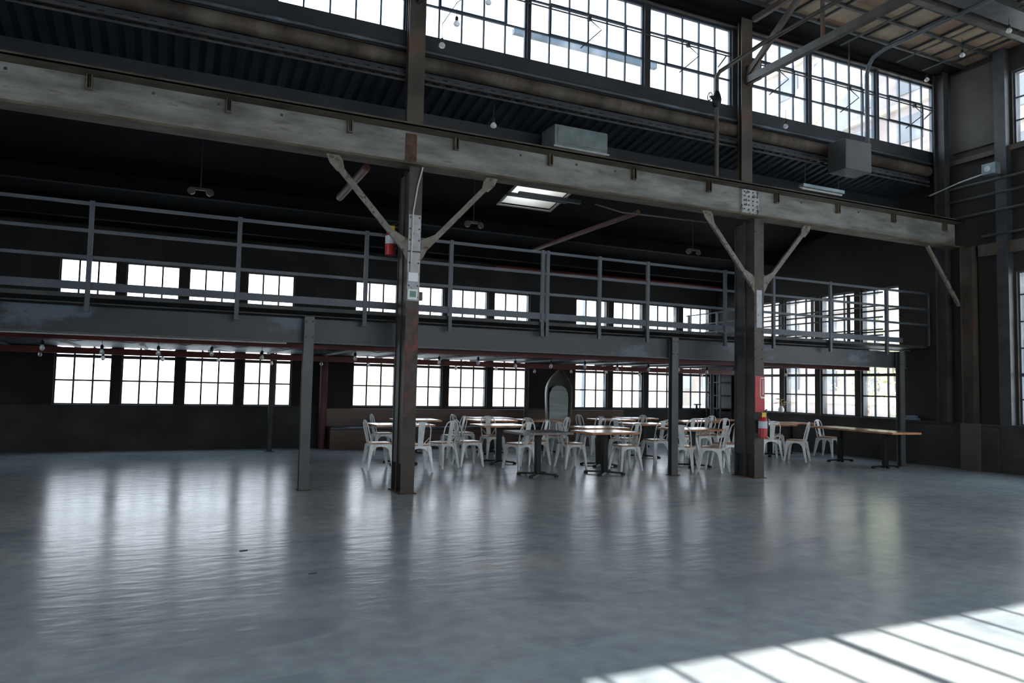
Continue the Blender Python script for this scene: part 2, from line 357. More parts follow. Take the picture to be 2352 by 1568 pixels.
# ------------------------------------------------------------------ windows
def window_meshes(key, w, rows, cols, thickrows=(), vent=None, mat='sash_dark', bar=0.022, depth=0.05):
    h = rows[-1]; fr = 0.028
    f = MB(); f.box(0, w, 0, depth, 0, fr); f.box(0, w, 0, depth, h-fr, h); f.box(0, fr, 0, depth, fr, h-fr); f.box(w-fr, w, 0, depth, fr, h-fr)
    g = MB()
    for x in (cols if isinstance(cols, list) else [w*i/cols for i in range(1, cols)]):
        bw = bar*2.0 if (isinstance(cols, list) and abs(x-1.78) < 0.01) else bar
        g.box(x-bw/2, x+bw/2, 0.005, depth-0.01, fr, h-fr)
    for z in rows[1:-1]:
        t = 0.065 if z in thickrows else bar
        g.box(fr, w-fr, 0.003, depth-0.008, z-t/2, z+t/2)
    p = MB().box(fr*0.5, w-fr*0.5, depth*0.45, depth*0.45+0.005, fr*0.5, h-fr*0.5)
    fo = f.build('window_frame_'+key, mat); go = g.build('muntin_grid', mat, fo); po = p.build('glass_pane', 'window_glass', fo)
    v = None
    if vent:                    # pivoting vent sash: (col0, col1, row0, row1)
        c0, c1, r0, r1 = vent; x0, x1 = w*c0/cols, w*c1/cols; z0, z1 = rows[r0], rows[r1]; t = 0.045
        v = MB(); v.box(x0, x1, -0.015, 0.03, z0-t/2, z0+t/2); v.box(x0, x1, -0.015, 0.03, z1-t/2, z1+t/2)
        v.box(x0-t/2, x0+t/2, -0.015, 0.03, z0, z1); v.box(x1-t/2, x1+t/2, -0.015, 0.03, z0, z1)
        v.build('vent_sash', mat, fo)
    return fo
WN = [0]; PROTO = {}
def place_window(key, loc, rz, label, spec):
    WN[0] += 1
    if key not in PROTO:
        o = window_meshes(key, **spec); PROTO[key] = o
    else:
        o = copy_tree(PROTO[key])
    o.name = 'window_%d' % WN[0]; o.location = loc; o.rotation_euler = (0, 0, rz)
    struct(o, label, 'window')
    return o
rows_b = [0, 0.50, 1.00, 1.51, 2.01, 2.51, ZH-ZS]
spec_b = dict(w=WW, rows=rows_b, cols=3, thickrows=(1.00,), vent=None, bar=0.034)
bayname = ['bay beyond the left frame edge', 'leftmost bay', 'bay behind the rusty column', 'bay behind the grey post']
for i, x in enumerate(wins_back):
    bay, k = divmod(i, 4)
    place_window('back', (x, YB+0.06, ZS), 0, '%s tall steel window of the %s in the far wall' % (ORD[k], bayname[bay]), spec_b)
for k, y in enumerate(reversed(ew)):
    place_window('back', (XR+0.06, y+WW, ZS), -PI/2, '%s tall steel window of the end wall, counted from the far corner' % ORD[k], spec_b)
rows_c = [0, CLZ[1]-CLZ[0], CLZ[2]-CLZ[0], CLZ[3]-CLZ[0]]
for i, (a, b, _, _) in enumerate(opc):
    n = cl_win[i][1]; w = b-a
    full = abs(w - n*PW) < 0.01
    key = 'clere%d%s' % (n, '' if full else '_%d' % i)
    place_window(key, (a, YC+0.05, CLZ[0]), 0, '%s clerestory window from the left, high above the crane girder' % ORD[i],
                 dict(w=w, rows=rows_c, cols=n, vent=(1, n-1, 1, 2), mat='mullion_blue', bar=0.024))
for y0, lab in ((5.2, 'beside the corner'), (0.4, 'nearer the viewer')):
    place_window('hall', (XR+0.06, y0+3.45, ZS), -PI/2, 'large ground level window of the right wall %s' % lab,
                 dict(w=3.45, rows=[0, 0.5, 0.98, 1.5, 2.02, 2.55, 3.005], cols=9, thickrows=(0.98,), mat='mullion_blue', bar=0.026))
    place_window('hallup', (XR+0.06, y0+3.45, 6.50), -PI/2, 'large high window of the right wall %s' % lab,
                 dict(w=3.45, rows=[0, 0.47, 0.93, 1.47], cols=9, mat='mullion_blue', bar=0.026))
for k, (a, b) in enumerate(opp_w):
    place_window('opp', (a, YO-0.2, 1.0), 0, '%s tall window of the wall behind the viewer' % ORD[k],
                 dict(w=b-a, rows=[0, 0.74, 1.48, 2.23, 2.97, 3.71, 4.46, 5.2], cols=[0.14+0.41*q for q in range(10)], mat='mullion_blue', bar=0.045))
    # every third mullion is heavier, as its shadow on the floor shows
for k, (a, b, z0, z1) in enumerate(opsl):
    place_window('left%d' % (k == 3), (XL-0.19, a, z0), PI/2, ('%s tall window added for fill light in the left end wall' % ORD[k]) if k < 3 else 'long high window added for fill light in the left end wall',
                 dict(w=b-a if k == 3 else 4.0, rows=[0, 1.5, 3.0, 4.5] if k < 3 else [0, 0.75, 1.5], cols=8 if k < 3 else 24, mat='mullion_blue', bar=0.03)) if k in (0, 1, 3) else \
    place_window('left2', (XL-0.19, a, z0), PI/2, 'third tall window of the left end wall', dict(w=3.5, rows=[0, 1.5, 3.0, 4.5], cols=7, mat='mullion_blue', bar=0.03))

# ------------------------------------------------------------------ lean-to roof over the aisle, skylight hole
SKX0, SKX1, SKY0, SKY1 = 6.08, 7.28, 12.75, 13.93
def corrugated(m, x0, x1, y0, y1, pitch=0.2, dep=0.045):
    x = x0; prof = []
    while x < x1 - 1e-6:
        for fx, fz in ((0, 0), (0.40, 0), (0.5, 1), (0.90, 1)):
            xx = x + fx*pitch
            if xx <= x1: prof.append((xx, fz*dep))
        x += pitch
    prof.append((x1, 0)); i = len(m.v); n = len(prof)
    for y in (y0, y1):
        for px, pz in prof: m.v.append((px, y, deck_z(y) + pz))
    for y in (y0, y1):
        for px, pz in prof: m.v.append((px, y, deck_z(y) + 0.10))
    for k in range(n-1):
        m.f.append((i+k, i+k+1, i+n+k+1, i+n+k)); m.f.append((i+2*n+k, i+3*n+k, i+3*n+k+1, i+2*n+k+1))
        m.f.append((i+k, i+2*n+k, i+2*n+k+1, i+k+1)); m.f.append((i+n+k, i+n+k+1, i+3*n+k+1, i+3*n+k))
    m.f.append((i, i+n, i+3*n, i+2*n)); m.f.append((i+n-1, i+3*n-1, i+4*n-1, i+2*n-1))
m = MB()
corrugated(m, XL, XR, 10.3, 11.30)
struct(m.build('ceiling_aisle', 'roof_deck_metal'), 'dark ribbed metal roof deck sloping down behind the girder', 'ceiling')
m = MB()
def slab(x0, x1, y0, y1):
    m.quadbox([(x0,y0,deck_z(y0)),(x1,y0,deck_z(y0)),(x1,y1,deck_z(y1)),(x0,y1,deck_z(y1)),(x0,y0,deck_z(y0)+.08),(x1,y0,deck_z(y0)+.08),(x1,y1,deck_z(y1)+.08),(x0,y1,deck_z(y1)+.08)])
slab(XL, SKX0, 11.30, YB+0.1); slab(SKX1, XR, 11.30, YB+0.1); slab(SKX0, SKX1, 11.30, SKY0); slab(SKX0, SKX1, SKY1, YB+0.1)
struct(m.build('ceiling_aisle_board', 'flat_black'), 'flat black boarded ceiling deep in the aisle', 'ceiling')
m = MB()
for x0, x1, y0, y1 in ((SKX0, SKX1, SKY0-0.05, SKY0), (SKX0, SKX1, SKY1, SKY1+0.05), (SKX0-0.05, SKX0, SKY0-0.05, SKY1+0.05), (SKX1, SKX1+0.05, SKY0-0.05, SKY1+0.05)):
    m.quadbox([(x0,y0,deck_z(y0)-0.02),(x1,y0,deck_z(y0)-0.02),(x1,y1,deck_z(y1)-0.02),(x0,y1,deck_z(y1)-0.02),(x0,y0,deck_z(y0)+0.45),(x1,y0,deck_z(y0)+0.45),(x1,y1,deck_z(y1)+0.45),(x0,y1,deck_z(y1)+0.45)])
sk = m.build('window_%d' % (WN[0]+1), 'light_well_panel')
struct(sk, 'roof light opening glowing in the dark aisle ceiling', 'window')
m = MB(); m.v = [(SKX0,SKY0,deck_z(SKY0)+0.03),(SKX1,SKY0,deck_z(SKY0)+0.03),(SKX1,SKY1,deck_z(SKY1)+0.03),(SKX0,SKY1,deck_z(SKY1)+0.03)]; m.f = [(0,1,2,3)]
def translucent_mat():
    mt = bpy.data.materials.new('skylight_sheet'); mt.use_nodes = True; nt = mt.node_tree; nt.nodes.clear()
    out = nt.nodes.new('ShaderNodeOutputMaterial'); t = nt.nodes.new('ShaderNodeBsdfTranslucent'); t.inputs[0].default_value = (0.80, 0.70, 0.58, 1)
    nt.links.new(t.outputs[0], out.inputs[0]); MATS['skylight_sheet'] = mt
translucent_mat()
m.build('glazing_sheet', 'skylight_sheet', sk)
tag(MB().box(6.78, 7.5, 12.9, 14.2, deck_z(12.9)+0.45, deck_z(12.9)+1.2).build('rooftop_unit', 'duct_grey'), 'unseen box added above the roof light to shade its right half', 'shade box')  # box added above the skylight to darken its right half
m = MB().box(SKX0-0.1, SKX1+0.1, 13.30, 13.36, deck_z(13.33)-0.10, deck_z(13.33)-0.03).box(SKX0+0.1, SKX1+0.35, 13.14, 13.22, deck_z(13.18)-0.14, deck_z(13.18)-0.06)
tag(m.build('cable_tray', 'grey_steel'), 'blue grey steel tray crossing under the glowing roof light', 'cable tray')

# aisle beam under the deck (smooth dark face seen just above the crane girder)
struct(MB().box(XL, XR, 11.17, 11.35, 5.25, 5.925).build('ceiling_beam', 'fascia_blue'), 'smooth dark blue beam carrying the ribbed aisle roof', 'ceiling')
m = MB()
for y in (12.6+2.1, 16.2): m.box(XL, XR, y, y+0.14, deck_z(y)-0.30, deck_z(y)-0.04)
struct(m.build('ceiling_purlin', 'flat_black'), 'dark purlins under the aisle roof', 'ceiling')

# ------------------------------------------------------------------ main ceiling
MY0, MY1 = -5.4, 5.8
struct(MB().box(XL-0.2, XR+0.2, MY1, YC+0.14, ZC, ZC+0.2).box(XL-0.2, XR+0.2, YO-0.2, MY0, ZC, ZC+0.2).build('ceiling', 'ceiling_boards'), 'brown boarded ceiling in the upper right corner')
# unseen roof monitor added to light the floor, glazed away from the sun
m = MB().box(XL-0.2, XR+0.2, MY0-0.2, MY0, ZC, 13.5).box(XL-0.2, XR+0.2, MY0-0.2, MY1+0.3, 13.5, 13.7).box(XL-0.2, XL, MY0, MY1, ZC, 13.5).box(XR, XR+0.2, MY0, MY1, ZC, 13.5)
struct(m.build('ceiling_fill_monitor', 'ceiling_boards'), 'unseen roof monitor added above the viewer to light the floor', 'ceiling')
m = MB()
for k in range(19): m.box(XL+k*1.49-0.03, XL+k*1.49+0.03, MY1+0.05, MY1+0.12, ZC+0.2, 13.5)
struct(m.build('window_fill_monitor', 'sash_dark'), 'sash bars of the roof monitor added above the viewer for light', 'window')
MB().box(XL, XR, MY1+0.08, MY1+0.085, ZC+0.2, 13.5).build('glass_pane', 'window_glass', COL.objects['window_fill_monitor'])
m = MB()
y = 9.6
while y > MY1: m.box(XL, XR, y-0.03, y+0.03, ZC-0.06, ZC+0.01); y -= 0.63
x = 14.43
while x > XL: m.box(x-0.018, x+0.018, MY1, YC-0.3, ZC-0.04, ZC+0.01); x -= 0.64
struct(m.build('ceiling_grid', 'dark_steel'), 'dark steel ribs dividing the ceiling boards into squares', 'ceiling')
struct(MB().box(XL, XR, 8.02, 8.14, ZC-0.22, ZC-0.10).build('ceiling_strut', 'dull_pipe'), 'long brown angle iron crossing under the ceiling ribs', 'ceiling')
struct(MB().box(XL, XR, 7.50, 7.90, ZC-0.20, ZC-0.05).build('ceiling_flat_beam', 'sash_dark'), 'dark flat beam crossing under the ceiling near the top edge', 'ceiling')  # flat dark beam, not a walkway

# ------------------------------------------------------------------ roof trusses
def truss(x, label):
    t = empty('roof_truss', (x, 0, 0), 0, label, 'roof truss', 'steel roof trusses')
    MB().bar((0, 10.06, 7.20), (0, -5.9, 7.20), 0.10, 0.13).build('bottom_chord', 'dull_pipe', t)
    MB().bar((0, 10.05, 7.30), (0, 8.62, 8.33), 0.07, 0.10).build('diagonal', 'brown_steel', t)
    y = 8.33
    while y > -5: MB().bar((0, y, 7.22), (0, y, 8.35), 0.05).build('hanger', 'brown_steel', t); y -= 1.9
    MB().bar((0.02, 9.9, 8.30), (0.02, -5.9, 8.30), 0.08, 0.10).build('top_chord', 'brown_steel', t)
    m = MB().box(-0.012, 0.012, 9.70, 10.06, 7.10, 7.48); m.build('gusset_plate', 'brown_steel', t)
    return t
truss(9.31, 'steel roof truss springing from the column with the white bolted plate')
truss(3.015, 'steel roof truss springing from the column with the conduit')
truss(-3.24, 'steel roof truss springing from the next column to the left')

# ------------------------------------------------------------------ clerestory extras
tag(MB().tube([(XL+0.1, YC-0.034, 6.49), (XR-0.1, YC-0.034, 6.49)], 0.032, 10).build('service_pipe', 'grey_steel', smooth=True), 'slim blue grey pipe along the foot of the clerestory', 'pipe')
tag(MB().tube([(XL+0.1, 10.275, 6.325), (XR-0.25, 10.275, 6.325)], 0.112, 18).build('insulated_pipe', 'rusty_pipe', smooth=True), 'fat rust streaked pipe running below the clerestory band', 'pipe')
tag(MB().box(XL+0.1, XR-0.3, 10.20, 10.24, 6.05, 6.09).box(XL+0.1, XR-0.3, 10.20, 10.22, 5.97, 6.0).build('cable_tray', 'dark_steel'), 'thin twin rails under the fat rusty pipe', 'cable tray')
# window operator rods with bent arms
def operator(x0, x1, z, arms, label):
    t = empty('window_opener', (0, YC-0.12, z), 0, label, 'window opener', 'operator rods of the clerestory vents')
    MB().tube([(x0, 0, 0), (x1, 0, 0)], 0.013, 8).build('rod', 'sash_dark', t)
    for ax in arms:
        MB().tube([(ax, 0, 0), (ax+0.20, -0.06, -0.17), (ax-0.06, 0.17, -0.44)], 0.011, 6).build('crank_arm', 'sash_dark', t)
        MB().box(ax-0.03, ax+0.03, -0.025, 0.025, -0.03, 0.05).build('clamp', 'sash_dark', t)
    for k in (x0+0.1, x1-0.1):
        MB().bar((k, 0, 0.01), (k, 0.24, -0.12), 0.02).build('bracket', 'sash_dark', t)
    return t
operator(3.2, 9.0, 7.62, [5.98, 8.02], 'thin steel rod with bent cranks before the middle clerestory windows')
operator(9.5, 14.7, 7.62, [10.15, 12.05, 14.0], 'thin steel rod with bent cranks before the right clerestory windows')
operator(-3.0, 2.6, 7.62, [-0.5], 'thin steel rod before the left clerestory windows')

# ------------------------------------------------------------------ crane girder
GX0, GX1 = XL, 14.78
g = empty('crane_girder', (0, YG, 0), 0, 'long weathered grey steel girder crossing the whole hall', 'girder')
MB().box(GX0, GX1, 0.22, 0.245, 4.60, 5.09).build('web_plate', 'girder_paint', g)
m = MB().box(GX0, GX1, 0.0, 0.44, 5.095, 5.12); m.build('top_flange', 'rust_edge', g)
m = MB().box(GX0, GX1, 0.0, 0.30, 4.56, 4.59); m.build('bottom_flange', 'rust_edge', g)
MB().box(GX0, GX1, 0.12, 0.19, 5.12, 5.19).build('crane_rail', 'rust_edge', g)
MB().box(GX0, GX1, 0.0, 0.012, 5.09, 5.125).build('lip', 'dull_pipe', g)
for k in range(-5, 11):
    x = 0.47 + (k)*1.548
    if x > 14.6 or x < GX0: continue
    MB().box(x-0.034, x-0.022, 0.14, 0.22, 4.925, 5.09).box(x+0.018, x+0.030, 0.14, 0.22, 4.925, 5.09).box(x-0.006, x+0.006, 0.17, 0.20, 4.93, 5.09).box(x-0.034, x+0.030, 0.15, 0.17, 4.905, 4.93).build('hook_bracket', 'rust_edge', g)
MB().box(2.82, 2.975, 0.195, 0.22, 4.60, 5.05).build('splice_plate', 'rust_plate', g)
sp = MB().box(8.945, 9.335, 0.18, 0.22, 4.585, 5.075); sp.build('white_plate', 'white_plate', g)['label'] = 'white painted plate speckled with dark bolts'
m = MB()
for r in range(6):
    for c in range(4):
        m.lathe((0, 0, 0), [(0.001, 0), (0.001, 0.001)], 4) if False else m.box(8.985+c*0.098, 9.005+c*0.098, 0.165, 0.18, 4.63+r*0.078, 4.65+r*0.078)
m.build('bolt_heads', 'dark_steel', g)
for x in [-4.6, -3.5, -2.42, -1.92, -0.4, 0.35, 1.12, 4.62, 5.6, 6.32, 10.4, 11.9]:
    MB().box(x-0.016, x+0.016, 0.212, 0.222, 5.0, 5.03).build('bolt_head', 'dark_steel', g)

# ------------------------------------------------------------------ columns
def h_section(m, cx, w, y0, y1, z0, z1, t=0.02):
    m.box(cx-w/2, cx+w/2, y0, y0+t, z0, z1); m.box(cx-w/2, cx+w/2, y1-t, y1, z0, z1); m.box(cx-t/2, cx+t/2, y0+t, y1-t, z0, z1)
def column(cx, cu, w, label, mat):
    c = empty('steel_column', (cx, 9.7, 0), 0, label, 'column', 'riveted steel columns under the crane girder')
    m = MB(); h_section(m, 0, w, 0.0, 0.26, 0.012, 4.55); m.build('front_shaft', mat, c)
    m = MB(); h_section(m, 0, w*0.92, 0.262, 0.51, 0.012, 4.55); m.box(-w*0.40, -w*0.36, 0.02, 0.49, 0.4, 4.5); m.build('rear_shaft', 'dark_steel', c)
    m = MB(); h_section(m, cu-cx, 0.25, 0.352, 0.458, 4.9, 8.42); m.build('upper_shaft', 'brown_steel', c)
    MB().box(-w/2-0.03, w/2+0.03, -0.03, 0.53, 0, 0.012).build('base_plate', 'rust_plate', c)
    m = MB()
    for s in (-1, 1):
        z = 0.3
        while z < 4.5: m.box(s*(w/2-0.03)-0.011, s*(w/2-0.03)+0.011, -0.008, 0, z, z+0.022); z += 0.16
    m.build('rivets', mat, c)
    for s in (-1, 1):                                   # knee braces up to the girder
        b = MB().bar((s*(w/2+0.02), 0.03, 3.36), (s*1.16, 0.03, 4.50), 0.05, 0.075)
        ob = b.build('knee_brace', 'brace_steel', c)
        MB().sheet([(s*w/2, 0.0, 3.22), (s*w/2, 0.0, 3.52), (s*(w/2+0.20), 0.0, 3.62), (s*(w/2+0.05), 0.0, 3.30)], 0.02, (0, 1, 0)).build('gusset_plate', 'brace_steel', ob)
        MB().sheet([(s*1.00, 0.0, 4.36), (s*1.03, 0.0, 4.50), (s*1.08, 0.0, 4.557), (s*1.25, 0.0, 4.557), (s*1.20, 0.0, 4.44), (s*1.10, 0.0, 4.34)], 0.02, (0, 1, 0)).build('end_plate', 'brace_steel', ob)
    return c
c1 = column(C_LO[0], C_UP[0], 0.19, 'rusty column with red paint, white patches and a thin conduit', 'brown_steel')
c2 = column(C_LO[1], C_UP[1], 0.215, 'dark column carrying the red board and fire extinguisher', 'brown_steel')
c0 = column(C_LO[0]-6.31, C_UP[0]-6.25, 0.2, 'steel column one bay to the left of the rusty one', 'brown_steel')
# painted patches on the rusty column
MB().box(-0.088, 0.088, -0.004, 0, 3.36, 3.87).build('white_patch', 'white_paint', c1)
MB().box(-0.09, 0.09, -0.004, 0, 2.66, 3.34).build('white_patch', 'white_paint', c1)
MB().box(-0.09, 0.09, -0.003, 0, 1.05, 2.55).build('red_patch', 'worn_red', c1)
MB().box(-0.093, 0.093, -0.006, 0, 0.60, 0.62).box(-0.093, 0.093, -0.006, 0, 1.78, 1.80).build('seam', 'dark_steel', c1)
MB().box(-0.06, 0.06, -0.004, 0, 2.62, 3.28).build('white_patch', 'white_paint', c2)
# corner column at the right wall
c3 = empty('steel_column', (14.69, 9.36, 0), 0, 'brown steel column standing in the right hand corner', 'column', 'riveted steel columns under the crane girder')
m = MB(); h_section(m, 0, 0.15, 0, 0.26, ZS, 4.55); m.build('front_shaft', 'brown_steel', c3)
m = MB(); h_section(m, -0.04, 0.16, 0.52, 0.76, ZS, 8.42); m.build('rear_shaft', 'dark_steel', c3)
MB().box(-0.09, 0.09, -0.04, 0.30, 0, ZS).build('concrete_foot', 'pilaster_plaster', c3)
m = MB().bar((-0.06, 0.30, 3.36), (-1.02, 0.30, 4.50), 0.05, 0.07).build('knee_brace', 'brace_steel', c3)
struct(MB().box(XR-0.14, XR, YO, 9.3, 4.32, 4.56).build('trim_4', 'brown_steel'), 'brown steel girt along the right wall at girder height', 'trim')
struct(MB().box(XR-0.10, XR, YO, 9.9, 6.36, 6.46).build('trim_5', 'brown_steel'), 'brown ledge under the high windows of the right wall', 'trim')
for k, (z, yy0, mat) in enumerate([(5.83, 10.4, 'dull_pipe'), (5.55, 10.1, 'dark_steel'), (5.20, 10.0, 'dull_pipe'), (4.72, 9.2, 'dark_steel')]):
    tag(MB().tube([(XR-0.16, -3, z), (XR-0.16, yy0, z)], 0.028, 8).build('wall_pipe', mat, smooth=True), 'thin pipe along the right wall, %s from the top' % ORD[k], 'pipe', 'pipes along the right wall')

# wall box and conduit
j = empty('junction_box', (14.42, 8.83, 5.86), 0, 'small galvanised box on the right wall with a bright conduit', 'junction box')
MB().box(-0.08, 0.10, -0.13, 0.14, 0.0, 0.22).build('housing', 'galvanised', j, bevel=0.01)
MB().lathe((0, 0, 0), [(0.06, 0), (0.06, 0.012)], 16).build('cover_disc', 'conduit', j)
for c_ in kids(j):
    if c_.name.startswith('cover_disc'): c_.rotation_euler = (0, PI/2, 0); c_.location = (-0.09, 0.02, 0.11)
MB().tube([(0, 0.14, 0.05), (0, 0.62, 0.0), (-0.02, 1.28, -0.13)], 0.014, 8).build('conduit', 'conduit', j, smooth=True)
MB().bar((0.05, 0, 0.05), (0.425, 0, 0.05), 0.04).build('bracket', 'dark_steel', j)

# ------------------------------------------------------------------ mezzanine
mz = empty('mezzanine_platform', (0, YM, 0), 0, 'grey steel mezzanine platform behind the columns', 'mezzanine')
MX0, MX1 = XL+0.05, 14.20
MB().box(MX0, MX1, 0.11, 0.125, 2.07, 2.40).build('edge_beam', 'grey_steel', mz)
MB().box(MX0, MX1, 0.082, 0.17, 2.055, 2.07).build('beam_flange', 'post_steel', mz)
MB().box(MX0, MX1, 0.0, 0.17, 2.425, 2.44).build('beam_flange', 'dark_steel', mz)
MB().box(MX0, XR-0.02, 0.0, 6.85, 2.50, 2.555).build('deck', 'dark_steel', mz)
k = 0
x = MX0 + 0.4
while x < MX1:
    MB().box(x-0.03, x+0.03, 1.05, 6.6, 2.10, 2.139).build('joist', 'grey_steel', mz); x += 1.22
MB().box(MX0, 14.0, 0.85, 0.95, 2.01, 2.07).build('cross_beam', 'red_steel', mz)['label'] = 'slim dark red beam just behind the platform edge'
MB().box(MX0, 14.0, 2.55, XR-XR+2.56, 2.139, 2.14).build('soffit_seam', 'dark_steel', mz)
MB().box(MX0, 14.1, 0.96, 6.80, 2.14, 2.17).build('soffit', 'grey_steel', mz)
MB().box(MX0, 14.0, 4.50, 4.62, 1.925, 2.035).build('cross_beam', 'red_steel', mz)['label'] = 'dark red beam deep under the platform'
MB().box(MX0, 14.0, 0.85, 0.95, 2.07, 2.50).build('girt', 'dark_steel', mz)
MB().tube([(MX0, 0.14, 2.042), (1.4, 0.14, 2.042)], 0.012, 6).build('edge_conduit', 'conduit', mz)
for x, y0, y1 in ((-2.9, 1.4, 3.4), (-1.5, 1.6, 3.2), (-0.55, 1.5, 3.0), (0.35, 1.6, 3.1), (1.25, 1.8, 2.6), (1.36, 1.8, 2.6)):
    MB().bar((x, y0, 2.12), (x, y1, 2.12), 0.05, 0.03).build('light_streak', 'white_plastic', mz)  # white bars painting the light streaks along the joists
def steel_post(cx, label, w=0.135):
    p = empty('support_post', (cx, YM-0.005, 0), 0, label, 'post', 'posts carrying the mezzanine edge')
    m = MB(); m.box(-w/2, w/2, -0.03, -0.018, 0.01, 2.42); m.box(-w/2, w/2, 0.07, 0.082, 0.01, 2.40); m.box(-0.006, 0.006, -0.018, 0.07, 0.01, 2.4)
    m.build('shaft', 'post_steel', p)
    MB().box(-w/2-0.02, w/2+0.02, -0.06, 0.11, 0, 0.01).build('base_plate', 'rust_plate', p)
    m = MB()
    for sx in (-1, 1):
        for z in (2.12, 2.34): m.box(sx*0.045-0.01, sx*0.045+0.01, -0.04, -0.03, z, z+0.02)
    m.build('bolt_heads', 'dark_steel', p)
    return p
steel_post(1.68, 'grey mezzanine post left of the rusty column')
steel_post(8.01, 'grey mezzanine post among the cafe tables')
steel_post(13.90, 'pale grey mezzanine post at the end of the long table')
steel_post(-4.6, 'grey mezzanine post beyond the left edge')
for x in (1.90, 8.02, 13.92, -4.2):
    p = MB().tube([(x, 16.42, 0.008), (x, 16.42, 2.10)], 0.055, 12); p.box(x-0.1, x+0.1, 16.32, 16.52, 0, 0.01)
    lab = {1.90: 'thin round post before the leftmost far windows', 8.02: 'thin round post left of the upright boat', 13.92: 'thin round post beside the dark shelf rack', -4.2: 'thin round post far to the left'}[x]
    tag(p.build('round_post', 'dark_steel'), lab, 'post', 'thin posts along the far wall')

# front railing
rl = empty('guard_railing', (0, YM-0.05, 0), 0, 'blue grey guard railing along the mezzanine front edge', 'railing')
for x in (-9.8, -8.0, -6.3, -4.5, -2.8, -1.04, 0.71, 2.45, 3.76, 5.34, 5.43, 6.42, 7.40, 9.12, 10.30, 11.80, 13.42, 14.78):
    MB().box(x-0.028, x+0.028, -0.012, 0.035, 2.32 if x < 14 else 2.56, 3.72).build('post', 'blue_steel', rl)
for z in (3.685, 3.34, 3.005):
    MB().bar((XL+0.1, 0.012, z), (14.80, 0.012, z), 0.03, 0.042).build('rail', 'blue_steel', rl)
MB().box(XL+0.1, 13.9, 0.0, 0.01, 2.592, 2.695).build('toe_board', 'blue_steel', rl)
r2 = empty('guard_railing', (13.42, YM, 0), 0, 'second blue grey railing running back from the front edge', 'railing')
for y in (0.9, 1.9, 2.9, 4.0, 5.2, 6.4):
    MB().box(-0.025, 0.025, y-0.025, y+0.025, 2.56, 3.66).build('post', 'blue_steel', r2)
for z in (3.64, 3.36, 3.12, 2.86, 2.74):
    MB().bar((0, 0.05, z), (0, 6.5, z), 0.03, 0.03).build('rail', 'blue_steel', r2)

# ------------------------------------------------------------------ aisle clutter overhead
b = empty('air_duct_unit', (6.044, 10.45, 5.516), 0, 'pale galvanised duct box hanging above the girder', 'duct')
MB().box(-0.507, 0.526, 0.0, 0.48, -0.02, 0.36).build('box', 'galvanised', b, bevel=0.012)
MB().box(-0.45, 0.50, -0.012, 0.0, 0.05, 0.31).build('access_panel', 'galvanised', b)
MB().box(-0.53, 0.55, -0.02, 0.0, -0.03, -0.005).build('flange', 'conduit', b)
b = empty('air_duct_unit', (11.66, 9.60, 5.745), 0, 'dark grey duct box across the fat pipe at right', 'duct')
MB().box(-0.35, 0.35, 0.0, 0.42, 0, 0.585).build('box', 'duct_grey', b, bevel=0.01)
MB().tube([(0, 0.2, 0.585), (0, 0.2, 2.70)], 0.012, 6).build('hanger_rod', 'dark_steel', b)
b = empty('strip_light', (11.3, 10.15, 5.42), 0, 'unlit strip light fixture behind the girder at right', 'strip light')
MB().box(-0.55, 0.55, -0.06, 0.06, 0.02, 0.08).build('housing', 'galvanised', b)
MB().tube([(-0.53, 0, 0), (0.53, 0, 0)], 0.02, 10).build('tube', 'ceramic_white', b)
for xx in (-0.45, 0.45): MB().tube([(xx, 0, 0.08), (xx, 0, 0.50)], 0.006, 6).build('hanger_rod', 'dark_steel', b)
# sprinkler riser with valve
s = empty('sprinkler_riser', (8.49, 9.92, 0), 0, 'dark vertical pipe with a valve wheel before the clerestory', 'pipe')
MB().tube([(0, 0, 5.20), (0, 0, 7.06), (0.05, -0.02, 7.16), (0.72, -0.38, 7.68), (0.80, -0.50, 7.72), (0.80, -13, 7.72)], 0.038, 12).build('pipe', 'dull_pipe', s, smooth=True)
MB().lathe((0, 0, 6.50), [(0.04, 0), (0.075, 0.05), (0.085, 0.14), (0.07, 0.22), (0.04, 0.30)], 14).build('valve_body', 'dark_iron', s, smooth=True)
MB().tube([(-0.04, 0, 6.66), (-0.12, -0.02, 6.66), (-0.17, -0.03, 6.66)], [0.05, 0.03, 0.012], 10).build('bonnet', 'dark_iron', s, smooth=True)
m = MB(); pts = [(-0.18, -0.03+0.06*math.cos(t*PI/8), 6.66+0.07*math.sin(t*PI/8)) for t in range(17)]; m.tube(pts, 0.009, 6, caps=False)
m.bar((-0.18, -0.09, 6.66), (-0.18, 0.03, 6.66), 0.008); m.bar((-0.18, -0.03, 6.59), (-0.18, -0.03, 6.73), 0.008); m.build('hand_wheel', 'dark_iron', s)
# downpipe at the right clerestory
tag(MB().tube([(12.36, 9.97, 6.48), (12.36, 9.97, 7.90), (12.36, 9.93, 8.06), (12.36, 9.82, 8.20), (12.32, 9.55, 8.25), (12.30, -4, 8.25)], 0.042, 12).build('drain_pipe', 'blue_steel', smooth=True), 'blue grey drain pipe bending from the ceiling down the right clerestory', 'pipe')
for k, (x, zz) in enumerate([(11.55, 8.31), (13.15, 8.31), (13.95, 8.30)]):
    tag(MB().tube([(x, 9.9, zz), (x, -4, zz)], 0.02, 8).build('ceiling_conduit', 'dull_pipe'), '%s thin conduit from the left under the brown ceiling' % ORD[k], 'conduit', 'conduits under the brown ceiling')
